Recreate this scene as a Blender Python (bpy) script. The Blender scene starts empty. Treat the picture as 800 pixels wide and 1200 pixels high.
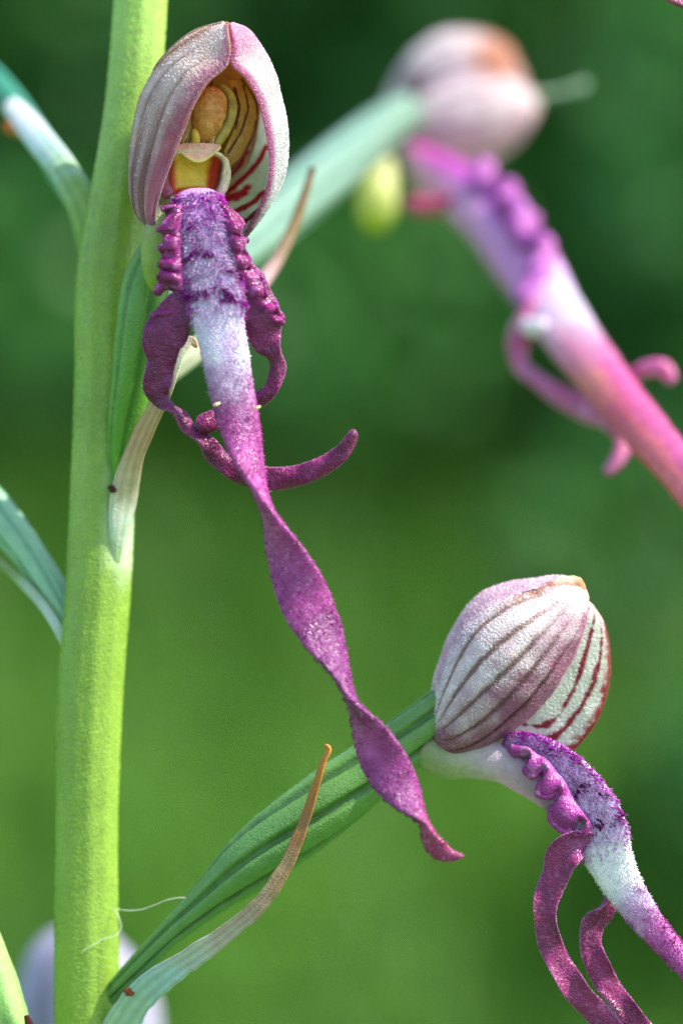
import bpy, math, random
import numpy as np
from mathutils import Vector
R = math.radians
rng = np.random.default_rng(7)
random.seed(7)
scene = bpy.context.scene

# ------------------------------------------------------------------ camera, sky, sun, exposure
U = 1.0 / 15000.0            # one drawing unit = 1/15 mm
CAM_H = 0.42                 # height of the lens over the ground (m)
CAM_D = 0.30                 # lens to the middle of the flowers (m)
DU = CAM_D / U
cam_d = bpy.data.cameras.new('camera')
cam = bpy.data.objects.new('camera', cam_d)
scene.collection.objects.link(cam)
cam.location = (0, -CAM_D, CAM_H)
cam.rotation_euler = (R(90), 0, 0)
cam_d.sensor_fit = 'VERTICAL'
cam_d.sensor_height = 36
cam_d.lens = 36 * CAM_D / (1200 * U)
cam_d.clip_start = 0.01
cam_d.clip_end = 200
cam_d.dof.use_dof = True
cam_d.dof.focus_distance = CAM_D - 60 * U
cam_d.dof.aperture_fstop = 12.5
scene.camera = cam

SUN = Vector((0.62, -0.15, 0.77)).normalized()
world = bpy.data.worlds.new('World')
scene.world = world
world.use_nodes = True
nt = world.node_tree
sky = nt.nodes.new('ShaderNodeTexSky')
sky.sky_type = 'NISHITA'
sky.sun_disc = False
sky.sun_elevation = math.asin(SUN.z)
sky.sun_rotation = math.atan2(SUN.x, SUN.y)
bg = nt.nodes['Background']
nt.links.new(sky.outputs[0], bg.inputs[0])
bg.inputs[1].default_value = 0.15
sun_d = bpy.data.lights.new('sun', 'SUN')
sun_d.energy = 3.7
sun_d.angle = R(0.5)
sun_d.color = (1.0, 0.93, 0.82)
sun = bpy.data.objects.new('sun', sun_d)
scene.collection.objects.link(sun)
sun.rotation_euler = (-SUN).to_track_quat('-Z', 'Y').to_euler()
sun.location = (0.6, -0.4, 1.2)
vs = scene.view_settings
vs.view_transform = 'Standard'
vs.look = 'None'
vs.exposure = 1.42
vs.gamma = 1
vs.use_curve_mapping = False

# ------------------------------------------------------------------ helpers
def col(h):
    h = h.lstrip('#')
    a = np.array([int(h[i:i + 2], 16) for i in (0, 2, 4)]) / 255.0
    return np.where(a <= 0.04045, a / 12.92, ((a + 0.055) / 1.055) ** 2.4)

DEPTH = [0.0]           # how far the whole flower being built stands forward
def at(x, y, z):
    """point seen at picture place x, y that stands z units in front of the middle plane -> drawing units"""
    z = np.asarray(z, float) + DEPTH[0]
    f = (DU - z) / DU
    return np.stack([(np.asarray(x, float) - 400) * f, (600 - np.asarray(y, float)) * f, np.asarray(z, float) * np.ones_like(np.asarray(x, float))], -1)

def to_world(p):
    q = np.empty(p.shape)
    q[..., 0] = p[..., 0] * U
    q[..., 1] = -p[..., 2] * U
    q[..., 2] = p[..., 1] * U + CAM_H
    return q

def spline(keys, t):
    """Catmull-Rom through rows of keys at parameters t in 0..1 (chord-length spacing on the first three columns)"""
    k = np.asarray(keys, float)
    d = np.linalg.norm(np.diff(k[:, :3], axis=0), axis=1) + 1e-6
    s = np.concatenate([[0], np.cumsum(d)])
    s /= s[-1]
    m = np.gradient(k, s, axis=0) if len(k) > 2 else np.repeat((k[1:] - k[:-1]), 2, 0)
    t = np.asarray(t, float)
    i = np.clip(np.searchsorted(s, t, side='right') - 1, 0, len(k) - 2)
    h = (s[i + 1] - s[i])[:, None]
    u = ((t - s[i]) / h[:, 0])[:, None]
    return ((2 * u**3 - 3 * u**2 + 1) * k[i] + (u**3 - 2 * u**2 + u) * h * m[i]
            + (-2 * u**3 + 3 * u**2) * k[i + 1] + (u**3 - u**2) * h * m[i + 1])

def hash3(i, j, k):
    n = (i * 374761393 + j * 668265263 + k * 1274126177) & 0xffffffff
    n = ((n ^ (n >> 13)) * 1274126177) & 0xffffffff
    return ((n ^ (n >> 16)) & 0xffff) / 65535.0

def noise(p, size):
    """smooth value noise 0..1 of drawing-unit points, feature size in units"""
    q = np.asarray(p) / size + 1000.0
    i = np.floor(q).astype(np.int64)
    f = q - i
    f = f * f * (3 - 2 * f)
    r = 0
    for a in (0, 1):
        for b in (0, 1):
            for c in (0, 1):
                w = (f[..., 0] if a else 1 - f[..., 0]) * (f[..., 1] if b else 1 - f[..., 1]) * (f[..., 2] if c else 1 - f[..., 2])
                r = r + w * hash3(i[..., 0] + a, i[..., 1] + b, i[..., 2] + c)
    return r

def smooth(a, b, x):
    t = np.clip((x - a) / (b - a), 0, 1)
    return t * t * (3 - 2 * t)

def mix(a, b, t):
    t = np.asarray(t)[..., None]
    return a * (1 - t) + b * t

def ramp(stops, t):
    t = np.asarray(t)
    xs = [s[0] for s in stops]
    cs = np.array([s[1] for s in stops])
    return np.stack([np.interp(t, xs, cs[:, c]) for c in range(3)], -1)

def dist_line(xy, pts):
    """distance of points (..,2) to a polyline"""
    best = np.full(xy.shape[:-1], 1e9)
    pts = np.asarray(pts, float)
    for a, b in zip(pts[:-1], pts[1:]):
        ab = b - a
        t = np.clip(((xy - a) @ ab) / (ab @ ab), 0, 1)
        best = np.minimum(best, np.linalg.norm(xy - (a + t[..., None] * ab), axis=-1))
    return best

def picture_xy(p):
    """where a drawing-unit point sits on the flower's front drawing"""
    f = (DU - p[..., 2]) / DU
    return np.stack([p[..., 0] / f + 400, 600 - p[..., 1] / f], -1)

def link(name, me, parent, material, kind=None, label=None):
    o = bpy.data.objects.new(name, me)
    scene.collection.objects.link(o)
    if material:
        me.materials.append(material)
    if parent is not None:
        o.parent = parent
    if kind:
        o['kind'] = kind
    if label:
        o['label'] = label
    return o

def raw_mesh(name, verts, faces, cols, parent, material, kind=None, label=None, flat=False):
    me = bpy.data.meshes.new(name)
    w = to_world(np.asarray(verts))
    me.from_pydata(w.tolist(), [], faces if isinstance(faces, list) else faces.tolist())
    a = me.color_attributes.new('Col', 'FLOAT_COLOR', 'POINT')
    c4 = np.ones((len(verts), 4))
    c4[:, :3] = np.clip(cols, 0, 1)
    a.data.foreach_set('color', c4.ravel())
    if not flat:
        me.polygons.foreach_set('use_smooth', [True] * len(me.polygons))
    me.update()
    return link(name, me, parent, material, kind, label)

def grid_normals(p):
    du = np.gradient(p, axis=1)
    dv = np.gradient(p, axis=0)
    n = np.cross(du, dv)
    return n / (np.linalg.norm(n, axis=-1, keepdims=True) + 1e-9)

def sheet(name, p, cols, thick, parent, material, label=None, back=None):
    """a petal: grid p (rows, columns, 3) with real thickness, rounded rim; back = other colours for the reverse"""
    nv, nu = p.shape[:2]
    n = grid_normals(p)
    edge = np.minimum(np.minimum(np.linspace(0, 1, nu)[None, :], np.linspace(1, 0, nu)[None, :]) * nu / 4.0, 1) * np.ones((nv, 1))
    th = thick * (0.35 + 0.65 * np.sqrt(np.clip(edge, 0, 1)))[..., None]
    a = (p + n * th / 2).reshape(-1, 3)
    b = (p - n * th / 2).reshape(-1, 3)
    idx = np.arange(nv * nu).reshape(nv, nu)
    f1 = np.stack([idx[:-1, :-1], idx[:-1, 1:], idx[1:, 1:], idx[1:, :-1]], -1).reshape(-1, 4)
    f2 = f1[:, ::-1] + nv * nu
    ring = np.concatenate([idx[0, :], idx[1:, -1], idx[-1, -2::-1], idx[-2:0:-1, 0]])
    r2 = np.roll(ring, -1)
    f3 = np.stack([r2, ring, ring + nv * nu, r2 + nv * nu], -1)
    cc = cols.reshape(-1, 3)
    cb = cc if back is None else back.reshape(-1, 3)
    return raw_mesh(name, np.concatenate([a, b]), np.concatenate([f1, f2, f3]), np.concatenate([cc, cb]), parent, material, None, label)

VIEW = np.array([0, 0, 1.0])

def sweep_points(keys, n=120, m=32, cap=(0, 0), cup=0.0, ribs=0, rib=0.0, rib_turn=0.0, wave=0.0, waves=0.0, lump=0.0, lump_size=20.0, flat=1.0, groove=0.0):
    """keys: x, y, z, half width, half thickness, turn (degrees)"""
    k = np.asarray(keys, float)
    k = np.concatenate([at(k[:, 0], k[:, 1], k[:, 2]), k[:, 3:]], 1)
    fac = (DU - k[:, 2]) / DU
    k[:, 3] *= fac
    k[:, 4] *= fac
    t = np.linspace(0, 1, n)
    q = spline(k, t)
    c = q[:, :3]
    T = np.gradient(c, axis=0)
    T /= np.linalg.norm(T, axis=1, keepdims=True)
    side = np.cross(T, VIEW)
    side /= np.linalg.norm(side, axis=1, keepdims=True) + 1e-9
    nor = np.cross(side, T)
    th = np.radians(q[:, 5])[:, None]
    s2 = side * np.cos(th) + nor * np.sin(th)
    n2 = nor * np.cos(th) - side * np.sin(th)
    hw = np.maximum(q[:, 3], 0.3)
    ht = np.maximum(q[:, 4], 0.3)
    L = np.linalg.norm(np.diff(c, axis=0), axis=1).sum()
    for e, dist in ((cap[0], t * L), (cap[1], (1 - t) * L)):
        if e:
            g = np.sqrt(np.clip(1 - (1 - np.clip(dist / e, 0, 1)) ** 2, 0.01, 1))
            hw = hw * g
            ht = ht * g
    phi = np.linspace(0, 2 * np.pi, m, endpoint=False)
    cp, sp = np.cos(phi)[None], np.sin(phi)[None]
    rr = 1 + rib * np.cos(ribs * phi[None] + rib_turn * t[:, None]) if ribs else np.ones((n, m))
    if groove:
        gv = 0.5 + 0.5 * np.cos(ribs * phi[None] + rib_turn * t[:, None] + 0.25 * np.sin(9 * t[:, None]))
        rr = 1 - groove * (1 - smooth(0.0, 0.35, gv)) + 0.25 * groove * gv
    a = hw[:, None] * np.sign(cp) * np.abs(cp) ** flat * rr
    b = ht[:, None] * sp * rr
    b = b + cup * hw[:, None] * cp ** 2
    if wave:
        b = b + wave * np.sign(cp) * np.abs(cp) ** 2 * np.sin(waves * 2 * np.pi * t[:, None] + np.where(cp > 0, 0, 1.7))
    p = c[:, None] + a[..., None] * s2[:, None] + b[..., None] * n2[:, None]
    if lump:
        d = p - c[:, None]
        p = p + d * (lump * (noise(p, lump_size) - 0.5))[..., None]
    return dict(p=p, t=t, phi=phi, c=c, T=T, side=s2, nor=n2, L=L)

def sweep(name, keys, colour, parent, material, label=None, cells=0, **kw):
    g = sweep_points(keys, **kw)
    p, t, phi = g['p'], g['t'], g['phi']
    n, m = p.shape[:2]
    cols = colour(g) if callable(colour) else np.tile(colour, (n, m, 1))
    idx = np.arange(n * m).reshape(n, m)
    nx = np.roll(idx, -1, axis=1)
    f = np.stack([idx[:-1], nx[:-1], nx[1:], idx[1:]], -1).reshape(-1, 4)
    v = np.concatenate([p.reshape(-1, 3), [p[0].mean(0), p[-1].mean(0)]])
    cc = np.concatenate([cols.reshape(-1, 3), [cols[0].mean(0), cols[-1].mean(0)]])
    faces = f.tolist() + [[n * m, int(nx[0, j]), j] for j in range(m)] + [[n * m + 1, int(idx[-1, j]), int(nx[-1, j])] for j in range(m)]
    o = raw_mesh(name, v, faces, cc, parent, material, None, label)
    g['cols'] = cols
    if cells:
        pp = np.concatenate([p, p[:, :1]], 1)
        o_ = np.sign((grid_normals(pp) * (pp - g['c'][:, None])).sum(-1).mean())
        granules(pp, np.concatenate([cols, cols[:, :1]], 1), cells, parent, out=o_, lift=1.6, size=(.7, 1.3))
    return o, g

def field(g):
    return g['p'], np.broadcast_to(g['t'][:, None], g['p'].shape[:2]), np.broadcast_to(g['phi'][None], g['p'].shape[:2])

def cones(name, base, direc, length, width, cols, parent, material, label=None):
    """many tiny pointed hairs in one mesh"""
    n = len(base)
    d = direc / (np.linalg.norm(direc, axis=1, keepdims=True) + 1e-9)
    ref = np.where(np.abs(d[:, :1]) > 0.8, [[0, 1.0, 0]], [[1.0, 0, 0]])
    a = np.cross(d, ref)
    a /= np.linalg.norm(a, axis=1, keepdims=True)
    b = np.cross(d, a)
    vs_, cs_ = [], []
    for q in range(3):
        an = q * 2.0944
        vs_.append(base + (a * math.cos(an) + b * math.sin(an)) * width[:, None])
        cs_.append(cols)
    for q in range(3):
        an = q * 2.0944 + 0.3
        vs_.append(base + d * (length * 0.62)[:, None] + (a * math.cos(an) + b * math.sin(an)) * (width * 0.75)[:, None])
        cs_.append(cols)
    vs_.append(base + d * length[:, None])
    cs_.append(cols)
    v = np.stack(vs_, 1).reshape(-1, 3)
    cc = np.stack(cs_, 1).reshape(-1, 3)
    o = np.arange(n)[:, None] * 7
    f = []
    for q in range(3):
        r = (q + 1) % 3
        f.append(np.concatenate([o + q, o + r, o + 3 + r, o + 3 + q], 1))
    quads = np.concatenate(f).tolist()
    tris = np.concatenate([np.concatenate([o + 3 + q, o + 3 + (q + 1) % 3, o + 6], 1) for q in range(3)]).tolist()
    return raw_mesh(name, v, quads + tris, cc, parent, material, 'stuff', label)

def granules(p, cols, n, parent, ok=None, out=1.0, size=(0.7, 1.3), label='glistening surface cells', lift=1.15, thick=0.0):
    """tiny raised skin cells that catch the light, on a grid surface"""
    nn = grid_normals(p) * out
    pick = np.argwhere(np.ones(p.shape[:2], bool) if ok is None else ok)
    q = pick[rng.integers(0, len(pick), n)]
    i, j = q[:, 0], q[:, 1]
    i2 = np.minimum(i + 1, p.shape[0] - 1); j2 = np.minimum(j + 1, p.shape[1] - 1)
    a, b = rng.random((n, 1)), rng.random((n, 1))
    base = (p[i, j] * (1 - a) + p[i2, j] * a) * (1 - b) + (p[i, j2] * (1 - a) + p[i2, j2] * a) * b
    w = rng.uniform(*size, n)
    c = np.clip(cols[i, j] * rng.uniform(0.95, lift, n)[:, None], 0, .9)
    return cones('skin_cells', base + nn[i, j] * (thick / 2 - 0.15), nn[i, j] + rng.normal(0, .15, (n, 3)), w * 0.7, w, c, parent, M['cell'], label)

def empty(name, p, parent=None):
    o = bpy.data.objects.new(name, None)
    scene.collection.objects.link(o)
    o.empty_display_size = 0.002
    if parent is not None:
        o.parent = parent
    return o

# ------------------------------------------------------------------ materials
def material(name, rough=0.45, cell=3.0, relief=0.5, noise_px=25, vary=0.15, sss=0.15, through=0.0, spec=0.5, sheen=0.0, wrinkle=0.0, glint=0.0, stretch=None):
    m = bpy.data.materials.new(name)
    m.use_nodes = True
    t = m.node_tree
    N, Lk = t.nodes, t.links
    b = N['Principled BSDF']
    out = N['Material Output']
    at_ = N.new('ShaderNodeAttribute'); at_.attribute_name = 'Col'
    tc = N.new('ShaderNodeTexCoord')
    src = tc.outputs['Object']
    if stretch:
        mp = N.new('ShaderNodeMapping'); mp.inputs['Scale'].default_value = stretch
        Lk.new(src, mp.inputs[0]); src = mp.outputs[0]
    nz = N.new('ShaderNodeTexNoise'); nz.inputs['Scale'].default_value = 1 / (noise_px * U); nz.inputs['Detail'].default_value = 6
    nz.inputs['Roughness'].default_value = 0.7
    Lk.new(src, nz.inputs['Vector'])
    mr = N.new('ShaderNodeMapRange'); mr.inputs[1].default_value = 0.25; mr.inputs[2].default_value = 0.75
    mr.inputs[3].default_value = 1 - vary; mr.inputs[4].default_value = 1 + vary
    Lk.new(nz.outputs[0], mr.inputs[0])
    mx = N.new('ShaderNodeMix'); mx.data_type = 'RGBA'; mx.blend_type = 'MULTIPLY'; mx.inputs[0].default_value = 1
    Lk.new(at_.outputs['Color'], mx.inputs[6]); Lk.new(mr.outputs[0], mx.inputs[7])
    Lk.new(mx.outputs[2], b.inputs['Base Color'])
    b.inputs['Roughness'].default_value = rough
    b.inputs['Specular IOR Level'].default_value = spec
    if sss:
        b.inputs['Subsurface Weight'].default_value = sss
        b.inputs['Subsurface Radius'].default_value = (1, 0.6, 0.45)
        b.inputs['Subsurface Scale'].default_value = 0.0009
    if sheen:
        b.inputs['Sheen Weight'].default_value = sheen
        b.inputs['Sheen Roughness'].default_value = 0.4
    vo = N.new('ShaderNodeTexVoronoi'); vo.feature = 'F1'; vo.inputs['Scale'].default_value = 1 / (cell * U)
    Lk.new(src, vo.inputs['Vector'])
    inv = N.new('ShaderNodeMath'); inv.operation = 'SUBTRACT'; inv.inputs[0].default_value = 1.0
    Lk.new(vo.outputs['Distance'], inv.inputs[1])
    bp = N.new('ShaderNodeBump'); bp.inputs['Strength'].default_value = relief; bp.inputs['Distance'].default_value = cell * U * 0.8
    Lk.new(inv.outputs[0], bp.inputs['Height'])
    last = bp.outputs[0]
    if wrinkle:
        b2 = N.new('ShaderNodeBump'); b2.inputs['Strength'].default_value = wrinkle; b2.inputs['Distance'].default_value = noise_px * U * 0.5
        Lk.new(nz.outputs[0], b2.inputs['Height']); Lk.new(last, b2.inputs['Normal']); last = b2.outputs[0]
    Lk.new(last, b.inputs['Normal'])
    if glint:
        # single moist cells: patches of lower roughness
        v2 = N.new('ShaderNodeTexVoronoi'); v2.inputs['Scale'].default_value = 1 / (cell * 1.3 * U)
        Lk.new(src, v2.inputs['Vector'])
        sp = N.new('ShaderNodeSeparateColor'); Lk.new(v2.outputs['Color'], sp.inputs[0])
        m2 = N.new('ShaderNodeMapRange'); m2.inputs[1].default_value = 0.55; m2.inputs[2].default_value = 0.95
        m2.inputs[3].default_value = rough; m2.inputs[4].default_value = max(rough - glint, 0.08)
        Lk.new(sp.outputs[0], m2.inputs[0]); Lk.new(m2.outputs[0], b.inputs['Roughness'])
    if through:
        tr = N.new('ShaderNodeBsdfTranslucent'); Lk.new(mx.outputs[2], tr.inputs[0])
        ms = N.new('ShaderNodeMixShader'); ms.inputs[0].default_value = through
        Lk.new(b.outputs[0], ms.inputs[1]); Lk.new(tr.outputs[0], ms.inputs[2])
        Lk.new(ms.outputs[0], out.inputs['Surface'])
    return m

M = dict(
    stem=material('stem_green', 0.42, 3.0, 0.3, 30, 0.16, 0.5, 0, 0.5, 0, 0.05, 0.26),
    ovary=material('ovary_green', 0.40, 2.6, 0.25, 18, 0.16, 0.0, 0.1, 0.5, 0, 0.06, 0.12),
    bract=material('bract_skin', 0.5, 2.4, 0.3, 10, 0.16, 0.0, 0.25, 0.4, 0, 0.15, 0.1),
    sepal=material('sepal_skin', 0.42, 3.0, 0.55, 14, 0.12, 0.0, 0.62, 0.5, 0.1, 0.05, 0.2),
    petal=material('inner_petal_skin', 0.45, 2.8, 0.4, 12, 0.18, 0.0, 0.55, 0.5, 0, 0.08, 0.2),
    column=material('column_wax', 0.45, 2.2, 0.5, 9, 0.22, 0.25, 0.1, 0.5, 0, 0.12, 0.15),
    lip=material('lip_velvet', 0.36, 2.3, 0.6, 16, 0.2, 0.0, 0.25, 0.5, 0.04, 0.06, 0.26),
    lobe=material('lobe_purple', 0.30, 2.8, 0.5, 16, 0.22, 0.0, 0.25, 0.5, 0.04, 0.06, 0.2),
    hair=material('lip_hair', 0.3, 3.0, 0.0, 8, 0.12, 0.0, 0.6, 0.5),
    dry=material('dry_brown_tissue', 0.7, 2.0, 0.5, 5, 0.3, 0.0, 0, 0.3, 0, 0.4),
    cell=material('moist_cells', 0.34, 3.0, 0.0, 30, 0.05, 0.0, 0.0, 0.6),
    silk=material('silk', 0.3, 3.0, 0.0, 30, 0.1, 0.0, 0.3, 0.5),
)

# ------------------------------------------------------------------ the setting: grassy bank and dark foliage far behind
def ground():
    nx, ny = 61, 121
    xs = np.linspace(-1, 1, nx); xs = np.sign(xs) * np.abs(xs) ** 2 * 6
    ys = np.concatenate([np.linspace(-3, 0.5, 30), np.linspace(0.55, 3.2, 71), np.linspace(3.4, 14, 20)])
    X, Y = np.meshgrid(xs, ys)
    Z = 0.62 * np.clip(Y - 0.75, 0, 2.2) ** 1.05 * smooth(0.7, 1.2, Y) + 0.02 * (noise(np.stack([X, Y, 0 * X], -1) * 1000, 140) - 0.5)
    Z[np.hypot(X, Y) < 0.5] *= 0.3
    v = np.stack([X, Y, Z], -1).reshape(-1, 3)
    idx = np.arange(nx * len(ys)).reshape(len(ys), nx)
    f = np.stack([idx[:-1, :-1], idx[:-1, 1:], idx[1:, 1:], idx[1:, :-1]], -1).reshape(-1, 4)
    me = bpy.data.meshes.new('ground')
    me.from_pydata(v.tolist(), [], f.tolist())
    me.polygons.foreach_set('use_smooth', [True] * len(me.polygons))
    m = bpy.data.materials.new('meadow_turf'); m.use_nodes = True
    N, Lk = m.node_tree.nodes, m.node_tree.links
    b = N['Principled BSDF']; b.inputs['Roughness'].default_value = 0.9
    tc = N.new('ShaderNodeTexCoord'); nz = N.new('ShaderNodeTexNoise'); nz.inputs['Scale'].default_value = 9; nz.inputs['Detail'].default_value = 5
    Lk.new(tc.outputs['Object'], nz.inputs['Vector'])
    cr = N.new('ShaderNodeValToRGB')
    cr.color_ramp.elements[0].position = 0.3; cr.color_ramp.elements[0].color = (0.040, 0.125, 0.006, 1)
    cr.color_ramp.elements[1].position = 0.7; cr.color_ramp.elements[1].color = (0.075, 0.20, 0.010, 1)
    Lk.new(nz.outputs[0], cr.inputs[0]); Lk.new(cr.outputs[0], b.inputs['Base Color'])
    o = link('ground', me, None, m, 'structure', 'grassy meadow bank rising out of focus behind the orchid')
    return o
ground()

def leaf_material(name, a, b_):
    m = bpy.data.materials.new(name); m.use_nodes = True
    N, Lk = m.node_tree.nodes, m.node_tree.links
    p = N['Principled BSDF']; p.inputs['Roughness'].default_value = 0.5
    tc = N.new('ShaderNodeTexCoord'); nz = N.new('ShaderNodeTexNoise'); nz.inputs['Scale'].default_value = 14; nz.inputs['Detail'].default_value = 3
    Lk.new(tc.outputs['Object'], nz.inputs['Vector'])
    cr = N.new('ShaderNodeValToRGB')
    cr.color_ramp.elements[0].position = 0.35; cr.color_ramp.elements[0].color = (*a, 1)
    cr.color_ramp.elements[1].position = 0.65; cr.color_ramp.elements[1].color = (*b_, 1)
    Lk.new(nz.outputs[0], cr.inputs[0]); Lk.new(cr.outputs[0], p.inputs['Base Color'])
    tr = N.new('ShaderNodeBsdfTranslucent'); Lk.new(cr.outputs[0], tr.inputs[0])
    ms = N.new('ShaderNodeMixShader'); ms.inputs[0].default_value = 0.25
    Lk.new(p.outputs[0], ms.inputs[1]); Lk.new(tr.outputs[0], ms.inputs[2]); Lk.new(ms.outputs[0], N['Material Output'].inputs[0])
    return m

def bank_z(y):
    return 0.62 * max(y - 0.75, 0) ** 1.05 * float(smooth(0.7, 1.2, np.array(y)))

def grass():
    n = 16000
    y = rng.uniform(0.75, 2.6, n)
    x = rng.uniform(-0.45, 0.45, n) * (0.6 + y * 0.6)
    v, f = [], []
    for i in range(n):
        z = bank_z(y[i]) - 0.02
        h = rng.uniform(0.05, 0.14); a = rng.uniform(0, 6.28); w = rng.uniform(0.0015, 0.003)
        dx, dy = math.cos(a), math.sin(a)
        lx, ly = rng.normal(0, 0.35, 2) * h
        k = len(v)
        v += [(x[i] - dx * w, y[i] - dy * w, z), (x[i] + dx * w, y[i] + dy * w, z),
              (x[i] + lx * .4 + dx * w * .8, y[i] + ly * .4 + dy * w * .8, z + h * .6), (x[i] + lx * .4 - dx * w * .8, y[i] + ly * .4 - dy * w * .8, z + h * .6),
              (x[i] + lx, y[i] + ly, z + h)]
        f += [(k, k + 1, k + 2, k + 3), (k + 3, k + 2, k + 4)]
    me = bpy.data.meshes.new('grass'); me.from_pydata(v, [], f)
    o = link('grass', me, None, leaf_material('grass_blades', (0.044, 0.138, 0.006), (0.082, 0.220, 0.012)), 'stuff', 'blurred green meadow grass on the bank behind the orchid')
    o['category'] = 'grass'
grass()

def foliage(name, boxes, a, b_, label, size=(0.008, 0.018)):
    v, f = [], []
    for (cx, cy, cz, rx, ry, rz, n) in boxes:
        for i in range(n):
            d = rng.normal(0, 1, 3); d /= np.linalg.norm(d); r = rng.uniform(0.3, 1) ** 0.5
            p = np.array([cx, cy, cz]) + d * r * np.array([rx, ry, rz])
            s = rng.uniform(*size)
            a1 = rng.normal(0, 1, 3); a1 /= np.linalg.norm(a1)
            a2 = np.cross(a1, rng.normal(0, 1, 3)); a2 /= np.linalg.norm(a2)
            k = len(v)
            v += [tuple(p - a1 * s), tuple(p + a2 * s * .45 + np.array([0, 0, s * .1])), tuple(p + a1 * s), tuple(p - a2 * s * .45 + np.array([0, 0, s * .1]))]
            f += [(k, k + 1, k + 2, k + 3)]
    me = bpy.data.meshes.new(name); me.from_pydata(v, [], f)
    o = link(name, me, None, leaf_material(name + '_leaves', a, b_), 'stuff', label)
    o['category'] = 'foliage'
    return o
def far(px, py, y):
    f = (CAM_D + y) / CAM_D
    return ((px - 400) * U * f, y, CAM_H + (600 - py) * U * f)
bx = []
for (px, py, y, rx, rz, n) in [(60, -60, 1.5, .10, .12, 2200), (330, -40, 1.55, .10, .15, 2600), (640, 60, 1.5, .11, .20, 3400), (820, 330, 1.45, .08, .16, 2600), (250, 180, 1.6, .10, .07, 1200), (640, 420, 1.55, .05, .07, 700), (840, 930, 1.2, .030, .05, 400), (60, 330, 1.4, .07, .06, 160), (420, 360, 1.4, .09, .06, 260), (720, 640, 1.35, .05, .05, 150)]:
    c = far(px, py, y); bx.append((c[0], c[1], c[2], rx, 0.10, rz, n))
foliage('foliage', bx, (0.026, 0.115, 0.018), (0.060, 0.235, 0.036), 'dark blurred leafy undergrowth behind the orchid')

# ------------------------------------------------------------------ the orchid
plant = empty('lizard_orchid', None)
plant['label'] = 'lizard orchid with green stem and purple twisted ribbon-lipped flowers'
plant['category'] = 'orchid'

GREEN = col('#86b23c'); GREEN_D = col('#5f9632'); PALE = col('#d9e6d6')
def stem_colour(g):
    p, t, phi = field(g)
    xy = picture_xy(p)
    c = mix(np.broadcast_to(col('#84a438'), p.shape), np.broadcast_to(col('#74942e'), p.shape), noise(p, 60))
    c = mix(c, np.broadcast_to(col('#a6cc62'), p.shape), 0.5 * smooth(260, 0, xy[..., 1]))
    # whitish tissue where the bract runs down into the stem
    d = dist_line(xy * np.array([1, 0.55]), np.array([[148, 560 * .55], [143, 640 * .55]]))
    c = mix(c, np.broadcast_to(col('#dbe8dc'), p.shape), 0.45 * smooth(34, 0, d + 10 * (noise(p, 12) - .5)) * (p[..., 2] > -75))
    # fine dark flecks
    fl = smooth(0.90, 0.97, noise(p, 9)) * smooth(0.5, 0.8, noise(p, 60))
    c = mix(c, np.broadcast_to(col('#5a7a28'), p.shape), 0.5 * fl)
    return c
stem_keys = [(170, -120, -100, 30, 30, 0), (165, 0, -95, 31, 31, 0), (152, 150, -88, 32, 32, 0), (140, 230, -84, 34, 34, 0), (130, 300, -80, 37, 37, 0), (125, 450, -78, 37, 37, 0),
             (120, 600, -75, 38, 38, 0), (116, 680, -73, 38, 38, 0), (107, 800, -72, 38, 38, 0), (102, 1000, -70, 36, 36, 0), (102, 1130, -70, 38, 38, 0), (103, 1260, -70, 38, 38, 0), (108, 1600, -70, 40, 40, 0),
             (125, 2600, -75, 42, 42, 0), (150, 4500, -80, 46, 46, 0), (160, 6950, -80, 50, 50, 0)]
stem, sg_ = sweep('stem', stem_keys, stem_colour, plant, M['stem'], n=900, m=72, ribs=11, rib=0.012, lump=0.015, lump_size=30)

sy_ = picture_xy(sg_['c'])[:, 1]
vis = (sy_ > -30) & (sy_ < 1260)
pp_ = np.concatenate([sg_['p'], sg_['p'][:, :1]], 1)
out_ = np.sign((grid_normals(pp_) * (pp_ - sg_['c'][:, None])).sum(-1).mean())
granules(pp_[vis], np.concatenate([sg_['cols'], sg_['cols'][:, :1]], 1)[vis], 16000, stem, out=out_, size=(0.7, 1.6), lift=1.8)

def blemish(parent, x, y, z, r, c='#3a1c08'):
    keys = [(x - r, y - r * .3, z, r * .3, r * .3, 0), (x - r * .3, y, z + r * .3, r * .8, r * .5, 0), (x + r * .5, y + r * .3, z + r * .3, r * .6, r * .4, 0), (x + r, y + r * .2, z, r * .2, r * .2, 0)]
    return sweep('brown_spot', keys, col(c), parent, M['dry'], n=14, m=10, lump=0.9, lump_size=r * .7)

def ovary(name, keys, dark, light, ribs=6, turn=7.0, rib=0.07, label=None, n=160, m=72):
    def cf(g):
        p, t, phi = field(g)
        r = 0.5 + 0.5 * np.cos(ribs * phi + turn * t + 0.25 * np.sin(9 * t))
        c = mix(np.broadcast_to(col(dark), p.shape), np.broadcast_to(col(light), p.shape), 0.15 + 0.8 * smooth(0.0, 0.3, r + 0.15 * (noise(p, 10) - .5)))
        return mix(c, np.broadcast_to(col(light), p.shape), 0.35 * noise(p, 14))
    return sweep(name, keys, cf, plant, M['ovary'], label, n=n, m=m, ribs=ribs, groove=rib * 1.3, rib_turn=turn, cap=(8, 12), lump=.03, lump_size=25, cells=int(n * 14))[0]

# ovary of the upper front flower, standing up behind its lip
ovary('ovary', [(141, 572, -40, 7, 7, 0), (141, 545, -34, 12, 11, 0), (147, 500, -24, 20, 17, 0), (158, 440, -12, 26, 22, 0), (166, 380, -6, 29, 24, 0), (172, 330, -6, 27, 23, 0), (188, 285, 4, 19, 18, 0), (208, 255, 24, 14, 14, 0)],
      '#35691f', '#5f9434', turn=3.0, rib=0.05)
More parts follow.
